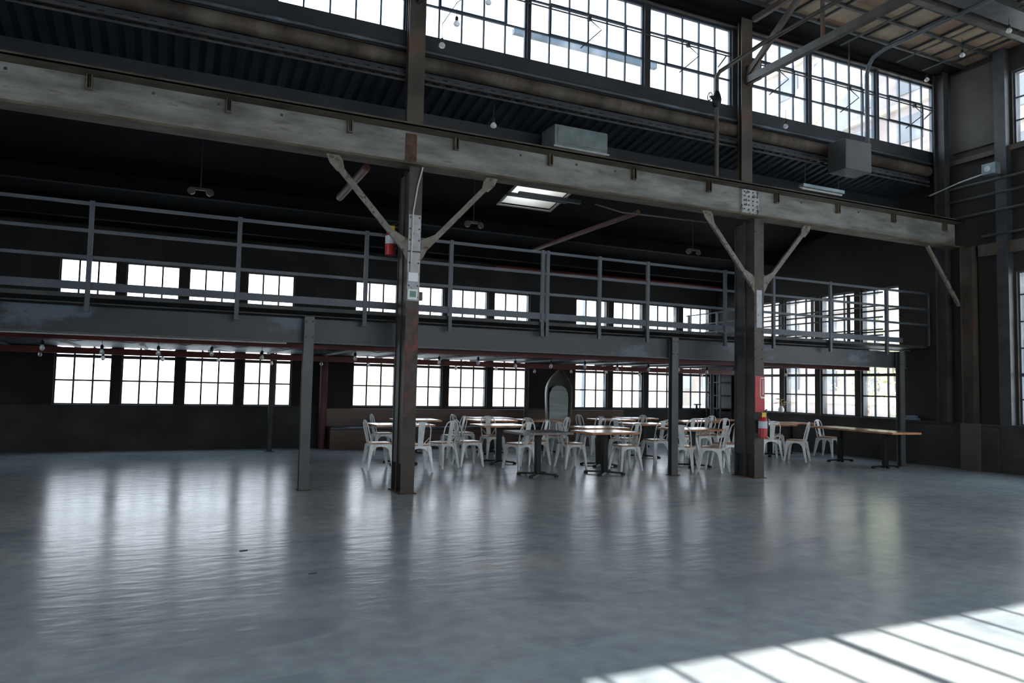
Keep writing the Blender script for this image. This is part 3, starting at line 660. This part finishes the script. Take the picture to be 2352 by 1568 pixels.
# red pipes in the aisle
tag(MB().tube([(7.25, 10.5, 4.60), (7.25, 14.6, 4.60)], 0.045, 10).build('sprinkler_pipe', 'red_faded', smooth=True), 'red pipe slanting away under the aisle roof', 'pipe')
tag(MB().tube([(2.38, 10.3, 4.62), (2.38, 12.2, 4.62)], 0.06, 10).build('sprinkler_pipe', 'red_faded', smooth=True), 'short red pipe behind the left knee brace', 'pipe')
tag(MB().tube([(7.3, 16.9, 4.55), (14.6, 16.9, 4.55)], 0.035, 8).build('sprinkler_pipe', 'red_steel', smooth=True), 'dark red pipe high along the far wall', 'pipe')
tag(MB().tube([(6.30, 10.40, 4.60), (6.85, 10.42, 4.53), (8.8, 10.42, 4.57)], 0.016, 8).build('electrical_conduit', 'dull_pipe'), 'grey conduit running right from under the roof light', 'conduit')
tag(MB().tube([(3.10, 16.95, 0.0), (3.10, 16.95, 2.1)], 0.09, 14).build('stand_pipe', 'red_faded', smooth=True), 'dull red standpipe between the far window bays', 'pipe')
# twin emergency heads
def twin(x, y, z, label):
    t = empty('twin_spotlight', (x, y, z), 0, label, 'emergency light', 'twin emergency spotlights under the aisle roof')
    MB().bar((-0.11, 0, 0.09), (0.11, 0, 0.09), 0.03, 0.04).build('bar', 'socket_black', t)
    MB().tube([(0, 0, 0.10), (0, 0, 1.0)], 0.008, 6).build('drop_rod', 'socket_black', t)
    for sx in (-1, 1):
        MB().lathe((0, 0, 0), [(0.02, 0), (0.05, 0.03), (0.06, 0.075), (0.001, 0.08)], 14).build('lamp_head', 'dull_pipe', t, smooth=True)
        h = COL.objects[-1]; h.location = (sx*0.11, 0.02, 0.03); h.rotation_euler = (R(80), 0, R(sx*20))
twin(0.23, 12.1, 4.36, 'twin spotlight heads hanging in the dark at left')
twin(4.78, 12.1, 4.36, 'twin spotlight heads right of the rusty column')
twin(9.77, 12.15, 4.36, 'twin spotlight heads left of the dark column')

# ------------------------------------------------------------------ bulbs
def bulb_proto(name, label, cat, group, drop, r=0.035):
    t = empty(name, (0, 0, 0), 0, label, cat, group)
    MB().lathe((0, 0, 0.035), [(0.014, 0), (0.024, 0.01), (0.024, 0.055), (0.008, 0.075)], 10).build('socket', 'socket_black', t, smooth=True)
    MB().lathe((0, 0, -0.05), [(0.004, 0), (r*0.6, 0.008), (r*0.95, 0.028), (r, 0.045), (r*0.75, 0.07), (0.018, 0.09)], 12).build('glass_bulb', 'bulb_glass', t, smooth=True)
    MB().tube([(0, 0, 0.10), (0, 0, 0.10+drop)], 0.004, 5).build('cord', 'socket_black', t)
    return t
bp = bulb_proto('festoon_bulb', 'x', 'light bulb', 'festoon bulbs under the mezzanine', 0.08)
first = True
rowdef = [(12.75, 1.92, -2.6, 0.78, 'front string'), (15.78, 1.90, -3.3, 1.02, 'rear string')]
for ry, rz, rx, step, rn in rowdef:
    xs = []; x = rx
    while x < 13.6: xs.append(x); x += step
    pts = []
    for i, x in enumerate(xs):
        o = bp if first else copy_tree(bp); first = False
        o.location = (x, ry, rz + 0.02*math.sin(i*2.1))
        o['label'] = '%s bare bulb from the left on the %s under the mezzanine' % (ORD[i], rn)
        pts += [(x, ry, rz+0.20+0.02*math.sin(i*2.1)), (x+step/2, ry, rz+0.13)]
    tag(MB().tube(pts, 0.005, 5).build('festoon_cable', 'socket_black'), 'black cable of the %s of bulbs under the mezzanine' % rn, 'cable')
bp2 = bulb_proto('pendant_bulb', 'bare pendant bulb nearest the right wall under the brown ceiling', 'light bulb', 'pendant bulbs in the high hall', 0.22, 0.05)
pend = [(13.5, 8.76, 8.06, None), (13.22, 7.73, 8.02, 'bare pendant bulb at the top right edge of the ceiling'), (14.15, 9.95, 8.16, 'bare bulb at the right end of the clerestory'),
        (3.55, 9.86, 6.85, 'bare bulb hanging before the clerestory right of the upper shaft'), (4.05, 9.86, 7.30, 'bare bulb on a cord near the top of the clerestory'),
        (4.18, 9.86, 5.42, 'small bare bulb just above the girder'), (10.06, 9.86, 6.42, 'bare bulb below the right clerestory sill'), (3.33, 9.86, 6.47, 'bare bulb over the fat rusty pipe')]
for i, (x, y, z, lab) in enumerate(pend):
    o = bp2 if i == 0 else copy_tree(bp2); o.location = (x, y, z)
    if lab: o['label'] = lab
tag(MB().tube([(3.33, 9.86, 6.79), (3.55, 9.86, 7.17), (4.05, 9.86, 7.62), (4.5, 9.86, 8.2)], 0.006, 5).build('lamp_cable', 'socket_black'), 'black cable looping up before the left clerestory panes', 'cable')
tag(MB().tube([(3.03, 9.66, 4.55), (2.97, 9.675, 4.28), (2.915, 9.675, 3.9), (2.90, 9.675, 3.06)], 0.011, 8).build('electrical_conduit', 'conduit', smooth=True), 'thin white conduit down the front of the rusty column', 'conduit')
t = empty('control_box', (2.935, 9.688, 2.92), 0, 'white control box on the rusty column', 'control box')
MB().box(-0.07, 0.07, -0.04, 0.0, 0, 0.13).build('cover', 'white_plastic', t, bevel=0.006)
t = empty('thermostat', (2.935, 9.688, 2.67), 0, 'white thermostat with a green screen below the control box', 'thermostat')
MB().box(-0.07, 0.07, -0.035, 0.0, 0, 0.15).build('cover', 'white_plastic', t, bevel=0.006)
MB().box(-0.045, 0.045, -0.038, -0.035, 0.035, 0.12).build('screen', 'screen_green', t)
t = empty('switch_box', (3.08, 9.78, 2.68), 0, 'small grey switch box on the right side of the rusty column', 'switch')
MB().box(-0.035, 0.03, -0.03, 0.04, 0, 0.12).build('cover', 'duct_grey', t, bevel=0.005)

# fire extinguishers and red board
def extinguisher(loc, rz, label):
    t = empty('fire_extinguisher', loc, rz, label, 'fire extinguisher', 'fire extinguishers on columns')
    MB().lathe((0, 0, 0), [(0.05, 0), (0.075, 0.01), (0.075, 0.30), (0.06, 0.345), (0.025, 0.37), (0.02, 0.40)], 20).build('cylinder', 'red_paint', t, smooth=True)
    MB().lathe((0, 0, 0.17), [(0.0765, 0), (0.0765, 0.12)], 20).build('paper_label', 'label_blue_white', t, smooth=True)
    MB().box(-0.045, 0.05, -0.03, -0.02, 0.33, 0.44).build('yellow_tag', 'yellow_tag', t)
    MB().bar((-0.03, 0, 0.40), (0.10, 0, 0.44), 0.02).bar((-0.03, 0, 0.42), (0.09, 0, 0.49), 0.016).build('handle', 'socket_black', t)
    MB().tube([(0.03, 0, 0.40), (0.09, -0.02, 0.36), (0.10, -0.02, 0.2), (0.085, -0.02, 0.12)], 0.010, 8).build('hose', 'socket_black', t, smooth=True)
    MB().box(-0.03, 0.03, 0.07, 0.10, 0.1, 0.3).build('wall_bracket', 'dark_steel', t)
extinguisher((9.245, 9.595, 0.70), 0, 'red fire extinguisher with yellow tag low on the dark column')
extinguisher((2.76, 10.26, 3.36), 0, 'red fire extinguisher high behind the left knee brace')
t = empty('fire_board', (9.262, 9.695, 1.14), 0, 'tall red board with a white mark on the dark column', 'sign')
MB().box(-0.107, 0.107, -0.014, 0.0, 0, 0.63).build('panel', 'red_paint', t)
MB().box(0.0, 0.10, -0.017, -0.014, 0.24, 0.27).box(0.0, 0.10, -0.017, -0.014, 0.585, 0.60).box(0.0, 0.012, -0.017, -0.014, 0.24, 0.60).box(0.06, 0.075, -0.017, -0.014, 0.30, 0.56).build('white_mark', 'white_plastic', t)

# ------------------------------------------------------------------ furniture
def make_table(w, d, topmat, label, two=False, base='cross'):
    t = empty('cafe_table', (0, 0, 0), 0, label, 'table', 'cafe tables on dark pedestal bases')
    MB().box(-w/2, w/2, -d/2, d/2, 0.712, 0.75).build('table_top', topmat, t, bevel=0.004)
    cols = [(-0.62, 0), (0.62, 0)] if two else [(0, 0)]
    for cx, cy in cols:
        MB().box(cx-0.045, cx+0.045, cy-0.045, cy+0.045, 0.04, 0.69).build('pedestal', 'dark_iron', t, bevel=0.006)
        MB().box(cx-0.17, cx+0.17, cy-0.17, cy+0.17, 0.695, 0.711).build('top_plate', 'dark_iron', t)
        m = MB(); L = 0.29
        dirs = ((1, 1), (-1, 1), (1, -1), (-1, -1)) if base == 'cross' else ((0, 1.3), (0, -1.3), (0.25, 0.0), (-0.25, 0.0))
        for sx, sy in dirs:
            k = L/math.sqrt(2)*1.15
            m.bar((cx, cy, 0.05), (cx+sx*k, cy+sy*k, 0.035), 0.045, 0.03)
            m.box(cx+sx*k-0.025, cx+sx*k+0.025, cy+sy*k-0.025, cy+sy*k+0.025, 0, 0.04)
        m.build('base', 'dark_iron', t)
    return t
tabs = [  # x, y, rot, key, label
    (6.90, 10.95, 0, 'n', 'small wooden cafe table in front, its top catching bright window light'),
    (7.52, 12.15, 0, 'n', 'wooden cafe table just behind the brightest front one'),
    (5.62, 11.02, 0, 'g', 'wooden cafe table nearest the viewer, a dark reflection painted into its top'),
    (5.80, 13.05, 0, 'n', 'wooden cafe table between the rusty column and the dark reflecting table'),
    (6.45, 14.95, 0, 'n', 'wooden cafe table in the second row behind the dark reflecting table'),
    (3.92, 13.40, 0, 'w', 'wide wooden table standing behind the rusty column'),
    (4.75, 15.15, 0, 'n', 'wooden cafe table at far left before the bench'),
    (9.42, 13.35, 0, 'n', 'wooden cafe table left of the grey mezzanine post'),
    (9.28, 11.52, 0, 'w', 'wooden cafe table between the grey post and the dark column'),
    (12.72, 12.98, 0, 'n', 'wooden cafe table just right of the dark column'),
    (13.95, 13.55, 0, 'n', 'wooden cafe table near the end windows'),
    (7.75, 15.0, 0, 'w', 'dull brown table before the upright boat'),
    (9.75, 15.2, 0, 'n', 'wooden cafe table right of the upright boat'),
    (10.95, 15.9, 0, 'n', 'wooden cafe table in the rear row under the far windows'),
    (11.55, 14.35, 0, 'w', 'wide wooden table in the rear row behind the grey post'),
    (13.0, 15.2, 0, 'n', 'wooden cafe table by the dark shelf rack'),
    (6.85, 16.0, 0, 'n', 'wooden cafe table pushed to the bench'),
]
TP = {}
TP['n'] = lambda lab: make_table(0.95, 0.76, 'table_wood', lab)
TP['g'] = lambda lab: make_table(0.95, 0.76, 'grey_table_top', lab)
TP['w'] = lambda lab: make_table(1.12, 0.76, 'table_wood', lab)
made = {}
for x, y, rz, k, lab in tabs:
    if k in made: o = copy_tree(made[k])
    else: o = TP[k](lab); made[k] = o
    o.location = (x, y, 0); o.rotation_euler = (0, 0, rz); o['label'] = lab
o = make_table(2.35, 0.72, 'table_wood', 'long empty communal table on two dark pedestals at right', two=True, base='T')
o.location = (13.25, 10.90, 0); o.rotation_euler = (0, 0, R(90-7)); o.name = 'communal_table'; o['group'] = 'communal table'

def make_chair():
    t = empty('metal_chair', (0, 0, 0), 0, 'x', 'chair', 'white metal cafe chairs with wooden seats')
    # local +X is the way the chair faces
    MB().box(-0.175, 0.185, -0.18, 0.18, 0.445, 0.468).build('seat', 'seat_wood', t, bevel=0.008)
    m = MB(); m.box(-0.172, 0.18, -0.176, 0.176, 0.425, 0.444)
    for side in range(4):
        a = side*PI/2; ca, sa = math.cos(a), math.sin(a)
        def P(u, z, off): 
            x, y = 0.168+off, u; return (x*ca - y*sa, x*sa + y*ca, z)
        n = 10
        for i in range(n):
            u0 = -0.17+0.34*i/n; u1 = u0+0.34/n
            z0 = 0.425-0.025-0.13*abs(u0/0.17)**3.5; z1 = 0.425-0.025-0.13*abs(u1/0.17)**3.5
            o0 = 0.05*(0.425-z0)/0.43; o1 = 0.05*(0.425-z1)/0.43
            q = [P(u0, z0, o0), P(u1, z1, o1), P(u1, 0.426, 0), P(u0, 0.426, 0)]
            m.sheet(q, 0.006, (ca, sa, 0))
    m.build('seat_frame', 'white_chair_metal', t)
    for sx in (-1, 1):
        for sy in (-1, 1):
            a = Vector((sx*0.16, sy*0.16, 0.43)); bx = sx*0.235 if sx < 0 else 0.215
            b_ = Vector((bx, sy*0.215, 0.0)); m = MB()
            tw, bw = 0.034, 0.014
            P = []
            for c, w in ((b_, bw), (a, tw)):
                for dx, dy in ((-1,-1),(1,-1),(1,1),(-1,1)): P.append((c.x+dx*w, c.y+dy*w, c.z))
            m.quadbox(P); m.build('leg', 'white_chair_metal', t)
    pts = []
    for i in range(17):
        s_ = i/16*2-1; y = 0.175*s_ if abs(s_) < 0.75 else 0.165*(1 if s_ > 0 else -1)
        pass
    pts = [(-0.165, -0.165, 0.44), (-0.20, -0.17, 0.60), (-0.235, -0.165, 0.74), (-0.25, -0.13, 0.815), (-0.257, -0.07, 0.845), (-0.26, 0, 0.852), (-0.257, 0.07, 0.845), (-0.25, 0.13, 0.815), (-0.235, 0.165, 0.74), (-0.20, 0.17, 0.60), (-0.165, 0.165, 0.44)]
    MB().tube(pts, 0.0115, 8).build('back_frame', 'white_chair_metal', t, smooth=True)
    MB().quadbox([(-0.178, -0.045, 0.44), (-0.170, -0.045, 0.44), (-0.170, 0.045, 0.44), (-0.178, 0.045, 0.44), (-0.264, -0.06, 0.845), (-0.256, -0.06, 0.845), (-0.256, 0.06, 0.845), (-0.264, 0.06, 0.845)]).build('back_splat', 'white_chair_metal', t)
    for sy in (-1, 1): MB().tube([(-0.202, sy*0.168, 0.60), (-0.165, sy*0.10, 0.52), (-0.16, sy*0.05, 0.46)], 0.008, 6).build('back_stay', 'white_chair_metal', t)
    return t
chairs = [
    (3.32, 12.72, 0, 'white metal chair at the far left, turned right toward the table'),
    (3.88, 12.22, 88, 'white chair half hidden just right of the rusty column foot'),
    (4.46, 12.62, 118, 'white chair showing its broad back beside the rusty column'),
    (5.05, 12.78, 2, 'white chair facing right in the gap left of the first tables'),
    (5.32, 14.35, 182, 'white chair facing left behind the one in the gap'),
    (6.12, 14.12, -88, 'white chair facing the viewer behind the left tables'),
    (5.80, 12.12, 105, 'white chair seen from behind, left of the dark reflecting table'),
    (6.95, 13.75, 20, 'white chair turned right in the middle distance behind the dark reflecting table'),
    (6.42, 12.72, 178, 'white chair facing left just behind the dark reflecting table'),
    (7.62, 14.05, 128, 'white chair seen from behind before the upright boat'),
    (6.82, 12.0, 0, 'white chair in profile facing right, left of the bright front table'),
    (7.62, 11.38, 178, 'white chair facing left at the right of the bright front table'),
    (8.62, 13.0, 25, 'white chair facing right just left of the grey post, rear one'),
    (9.10, 12.50, 95, 'white chair seen from behind just left of the grey post'),
    (8.66, 10.98, 38, 'white chair close to the right side of the grey post'),
    (9.12, 10.72, 122, 'white chair with its tall back toward us by the dark column'),
    (9.98, 11.36, 175, 'white chair tucked against the left side of the dark column'),
    (10.55, 13.35, 95, 'white chair seen from behind between post and dark column, farther back'),
    (11.15, 13.60, 185, 'white chair facing left in the distance between post and dark column'),
    (12.10, 12.35, 60, 'white chair immediately right of the fire extinguisher'),
    (12.42, 11.88, 122, 'white chair with its back toward us, second from the extinguisher'),
    (12.95, 13.72, -85, 'white chair behind the table right of the dark column'),
    (13.35, 14.15, 200, 'white chair farther back before the end windows'),
    (14.08, 12.52, -75, 'white chair facing the viewer beside the long communal table'),
    (13.42, 13.62, 5, 'white chair half hidden behind the near corner of the end window table'),
    (9.12, 15.25, 0, 'white chair facing right beside the upright boat'),
    (10.38, 15.1, 180, 'white chair facing left in the rear row right of the boat'),
    (11.75, 13.68, 95, 'white chair in the rear row behind the grey post'),
    (12.25, 14.75, 180, 'white chair facing left in the rear row behind the dark column'),
    (5.85, 15.15, 5, 'white chair facing right in the rear row at left'),
    (8.65, 14.25, 190, 'white chair facing left in the middle distance right of the boat'),
    (4.05, 15.2, 0, 'white chair at the far left of the rear row'),
]
cp = make_chair()
for i, (x, y, a, lab) in enumerate(chairs):
    o = cp if i == 0 else copy_tree(cp); o.location = (x, y, 0); o.rotation_euler = (0, 0, R(a)); o['label'] = lab

# bench along the far wall
bn = empty('bench_seat', (0, 0, 0), 0, 'long dark wooden bench with a navy seat under the far windows', 'bench')
MB().box(3.22, 11.4, 16.62, 17.20, 0.0, 0.44).build('base', 'bench_wood', bn)
MB().box(3.22, 11.4, 16.56, 17.12, 0.44, 0.50).build('cushion', 'navy_vinyl', bn, bevel=0.015)
MB().box(3.22, 11.4, 17.12, 17.24, 0.50, 0.90).build('backrest', 'bench_wood', bn)
# upright boat
bt = empty('upright_boat', (8.66, 15.85, 0), 0, 'grey rowing boat stood on end with its pointed bow up', 'boat')
prof = [(0.0, 0.30), (0.4, 0.315), (0.8, 0.325), (1.15, 0.345), (1.35, 0.352), (1.5, 0.335), (1.62, 0.29), (1.74, 0.215), (1.84, 0.13), (1.93, 0.055), (2.02, 0.008)]
m = MB(); n = 12; base_i = 0
for z, w in prof:
    dpt = 0.34*min(1, (w/0.33))**0.8
    for side in (1.0, 0.94):
        for j in range(n+1):
            a = PI*j/n; m.v.append((-math.cos(a)*w*side, math.sin(a)**0.7*dpt*side, z))
L = (n+1)*2
for k in range(len(prof)-1):
    for j in range(n):
        a = k*L+j; m.f.append((a, a+1, a+L+1, a+L)); c = a+n+1; m.f.append((c, c+L, c+L+1, c+1))
    for e in (0, n): a = k*L+e; m.f.append((a, a+n+1, a+n+1+L, a+L))
for j in range(n): m.f.append((j, j+n+1, j+n+2, j+1))
m.build('hull', 'boat_grey', bt, smooth=True)
for s_ in (-1, 1):
    MB().tube([(s_*w, 0, z) for z, w in prof], 0.016, 8).build('gunwale', 'brace_steel', bt, smooth=True)
pl = [(0.255, 0.0), (0.26, 0.8), (0.27, 1.2), (0.255, 1.36), (0.19, 1.48), (0.08, 1.54)]
poly = [(x, 0.035, z) for x, z in pl] + [(-x, 0.035, z) for x, z in reversed(pl)]
MB().sheet(poly, 0.02, (0, 1, 0)).build('inner_board', 'boat_board', bt)
# shelf rack in the corner, ledge things
rk = empty('shelf_rack', (14.55, 16.87, 0), 0, 'dark open shelf rack in the far right corner', 'shelf rack')
for sx in (-0.2, 0.2):
    for sy in (-0.3, 0.3): MB().box(sx-0.018, sx+0.018, sy-0.018, sy+0.018, 0, 2.02).build('upright', 'dark_steel', rk)
for z in (0.25, 0.62, 0.98, 1.36, 1.74, 1.98): MB().box(-0.2, 0.2, -0.3, 0.3, z-0.012, z+0.012).build('shelf', 'duct_grey', rk)
MB().box(0.2, 0.21, -0.3, 0.3, 0.1, 2.0).build('back_panel', 'dark_steel', rk)
v = empty('iron_stand', (14.02, 17.22, ZS), 0, 'small dark T shaped iron piece on the far window ledge', 'ornament')
MB().lathe((0, 0, 0), [(0.07, 0), (0.06, 0.02), (0.03, 0.05), (0.028, 0.12)], 12).build('foot', 'dark_iron', v)
MB().box(-0.08, 0.14, -0.03, 0.03, 0.12, 0.15).build('top_bar', 'dark_iron', v)
# vase with dried leaves, standing on the rear table by the end windows
v = empty('flower_vase', (14.77, 14.66, ZS), 0, 'white vase of dried tan leaves on the ledge of the end windows', 'vase')
MB().lathe((0, 0, 0), [(0.04, 0), (0.07, 0.03), (0.075, 0.10), (0.045, 0.16), (0.05, 0.18)], 16).build('vase_body', 'ceramic_white', v, smooth=True)
for k in range(9):
    a = k*0.7; rr = 0.07+0.10*((k*37 % 10)/10); zz = 0.22+0.16*((k*53 % 10)/10)
    p0 = Vector((rr*math.cos(a), rr*math.sin(a), zz)); d = Vector((math.cos(a), math.sin(a), 0.15*math.sin(k)))*0.09; sd = Vector((-math.sin(a), math.cos(a), 0.3))*0.045
    MB().sheet([p0-d, p0-sd, p0+d, p0+sd], 0.004, (0, 0, 1)).tube([(0, 0, 0.15), tuple(p0-d)], 0.004, 5).build('dried_leaf', 'dry_leaf', v)
c = empty('folded_cloth', (14.77, 10.84, ZS), 0, 'stack of folded blue cloth on the ledge behind the pale post', 'cloth')
MB().box(-0.06, 0.06, -0.15, 0.14, 0, 0.05).build('lower_fold', 'folded_blue', c, bevel=0.008)
MB().box(-0.05, 0.05, -0.10, 0.12, 0.05, 0.10).build('upper_fold', 'folded_blue', c, bevel=0.008)
# bits on the floor
for k, (x, y, lab) in enumerate([(-1.42, 7.55, 'small dark chip of debris on the floor at left, nearest the corner'), (0.62, 6.9, 'small dark scrap on the floor left of centre'), (1.05, 5.9, 'thin dark scrap in mid floor')]):
    tag(MB().bar((x-0.035, y, 0.003), (x+0.03, y+0.01, 0.003), 0.014, 0.006).build('debris_chip', 'debris'), lab, 'debris', 'scraps on the concrete floor')

# ------------------------------------------------------------------ outside
g0 = MB().box(-140, 160, -120, 160, -0.4, -0.25).build('ground_outside', 'outside_pave'); struct(g0, 'bright paved yard outside the windows', 'ground')
pp = MB().bar((5.9, 13.0, 8.68), (9.4, 13.0, 8.66), 0.11); tag(pp.build('roof_pipe', 'outside_pipe'), 'blue pipe on the low roof seen through the clerestory', 'pipe')
m = empty('ladder_tower', (11.3, 20.0, 0), 0, 'pale steel ladder tower outside beyond the clerestory', 'tower')
for sx in (-0.45, 0.45): MB().tube([(sx, 0, -0.25), (sx, 0, 17)], 0.09, 8).build('upright', 'outside_white_steel', m)
mm = MB(); z = 6
while z < 17: mm.bar((-0.45, 0, z), (0.45, 0, z), 0.04); z += 0.6
mm.build('rungs', 'outside_white_steel', m)
# pink building and sloping gallery to the right beyond the clerestory
bd = empty('outside_building', (50, 38, -0.25), 0, 'pale pink building beyond the right clerestory windows', 'building')
MB().box(0, 14, -16, 14, 0, 40).build('wall', 'outside_pink', bd)
for fl in range(10):
    for ky in range(7): MB().box(-0.15, 0.02, -14.5+ky*4.0, -12.4+ky*4.0, 2+fl*3.8, 4.0+fl*3.8).build('window', 'outside_glass', bd)
for fl in range(10): MB().box(-0.4, 0.0, -16.1, 14.1, 0.9+fl*3.8, 1.3+fl*3.8).build('ledge', 'outside_cream', bd)
bd = empty('outside_conveyor', (45, 40, -0.25), 0, 'pale blue sloping gallery beyond the right clerestory windows', 'building')
MB().bar((0, 14, 14.6), (0, -3.0, 25.6), 2.4, 3.2).build('gallery', 'outside_blue', bd)
MB().bar((-1.3, 14, 17.0), (-1.3, -3.0, 28.0), 0.3, 0.8).build('handrail', 'outside_white_steel', bd)
MB().bar((-1.3, 14, 13.6), (-1.3, -3.0, 24.6), 0.3, 0.7).build('handrail', 'outside_cream', bd)
MB().box(-0.4, 0.4, 8, 8.8, 0, 17).build('support', 'outside_white_steel', bd)
bd = empty('outside_building', (37, 19, -0.25), 0, 'cream building with dark windows seen through the end wall windows', 'building')
MB().box(0, 10, -4, 8, 0, 14).build('wall', 'outside_cream', bd)
for fl in range(3):
    for ky in range(5): MB().box(-0.1, 0.02, -3.2+ky*2.2, -1.9+ky*2.2, 3.2+fl*3.4, 5.4+fl*3.4).build('window', 'outside_glass', bd)
bd = empty('outside_building', (28, 66, -0.25), 0, 'long low tan building added far beyond the middle windows to warm the reflections', 'building')  # building added to tint the floor reflections warm
MB().box(-22, 30, 0, 10, 0, 4.6).build('wall', 'outside_tan', bd)
for kx in range(16): MB().box(-20+kx*3.1, -18.4+kx*3.1, -0.12, 0.02, 1.9, 3.4).build('window', 'outside_blue', bd)
def tree(x, y, h, r, label):
    t = empty('leafy_tree', (x, y, -0.25), 0, label, 'tree', 'trees outside the end windows')
    MB().tube([(0, 0, 0), (0.1, 0, h*0.35), (0, 0.15, h*0.7)], [0.14, 0.10, 0.05], 8).tube([(0.1, 0, h*0.3), (0.5, 0.4, h*0.62)], [0.07, 0.03], 6).tube([(0.1, 0, h*0.3), (-0.3, -0.5, h*0.6)], [0.07, 0.03], 6).build('trunk', 'tree_bark', t, smooth=True)
    m = MB(); rnd = random.Random(int(x*10))
    for k in range(900):
        a = rnd.uniform(0, 2*PI); q = rnd.uniform(-1, 1); rad = r*rnd.random()**0.45
        p = Vector((rad*math.cos(a)*math.sqrt(1-q*q), rad*math.sin(a)*math.sqrt(1-q*q), h*0.62+rad*q*0.95)); s = rnd.uniform(0.05, 0.11)
        d1 = Vector((rnd.uniform(-1, 1), rnd.uniform(-1, 1), rnd.uniform(-1, 1))).normalized()*s; d2 = d1.orthogonal().normalized()*s*0.6
        i = len(m.v); m.v += [tuple(p-d1), tuple(p-d2), tuple(p+d1), tuple(p+d2)]; m.f.append((i, i+1, i+2, i+3))
    me = m.build('foliage', 'tree_leaf', t); return t
tree(21.5, 16.3, 4.2, 1.9, 'pale leafy tree outside the nearest end window')
tree(27.0, 22.0, 5.0, 2.2, 'pale leafy tree outside the farther end windows')

# ------------------------------------------------------------------ light
w = bpy.data.worlds.new('World'); SC.world = w; w.use_nodes = True
nt = w.node_tree; bg = nt.nodes['Background']
tc = nt.nodes.new('ShaderNodeTexCoord'); sx = nt.nodes.new('ShaderNodeSeparateXYZ'); nt.links.new(tc.outputs['Generated'], sx.inputs[0])
cr = nt.nodes.new('ShaderNodeValToRGB'); e = cr.color_ramp.elements
e[0].position = 0.0; e[0].color = (0.97, 0.98, 1.0, 1); e[1].position = 0.6; e[1].color = (0.66, 0.82, 1.0, 1)
nt.links.new(sx.outputs['Z'], cr.inputs[0]); nt.links.new(cr.outputs[0], bg.inputs[0])
bg.inputs[1].default_value = 4.0
sun = bpy.data.lights.new('Sun', 'SUN'); sun.energy = 16; sun.angle = R(0.35); sun.color = (1.0, 0.95, 0.88)
so = bpy.data.objects.new('Sun', sun); COL.objects.link(so)
el = math.atan2(6.17, 3.34 - (YO-0.15))
d = Vector((0.0, math.cos(el), -math.sin(el)))
so.rotation_euler = d.to_track_quat('-Z', 'Y').to_euler()

# ------------------------------------------------------------------ camera
yaw, pitch, roll, F = 0.4332, 0.0618, 0.0206, 1665.86
fwd = Vector((math.sin(yaw)*math.cos(pitch), math.cos(yaw)*math.cos(pitch), math.sin(pitch)))
r0 = Vector((math.cos(yaw), -math.sin(yaw), 0)); u0 = r0.cross(fwd)
r_ = r0*math.cos(roll) + u0*math.sin(roll); u_ = -r0*math.sin(roll) + u0*math.cos(roll)
cam = bpy.data.cameras.new('Camera'); co = bpy.data.objects.new('Camera', cam); COL.objects.link(co)
M = Matrix((( r_.x, u_.x, -fwd.x, 0), (r_.y, u_.y, -fwd.y, 0), (r_.z, u_.z, -fwd.z, 1.5), (0, 0, 0, 1)))
co.matrix_world = M
cam.sensor_width = 36; cam.lens = F/2352*36; cam.clip_start = 0.05; cam.clip_end = 600
SC.camera = co
vs = SC.view_settings
vs.view_transform = 'Standard'; vs.look = 'None'; vs.gamma = 1; vs.use_curve_mapping = False; vs.exposure = 0.32
try:
    SC.cycles.use_denoising = True; SC.cycles.denoiser = 'OPENIMAGEDENOISE'
    SC.cycles.max_bounces = 8; SC.cycles.diffuse_bounces = 5; SC.cycles.glossy_bounces = 4; SC.cycles.transparent_max_bounces = 12
    SC.cycles.sample_clamp_indirect = 6.0; SC.cycles.caustics_reflective = False; SC.cycles.caustics_refractive = False
except Exception: pass
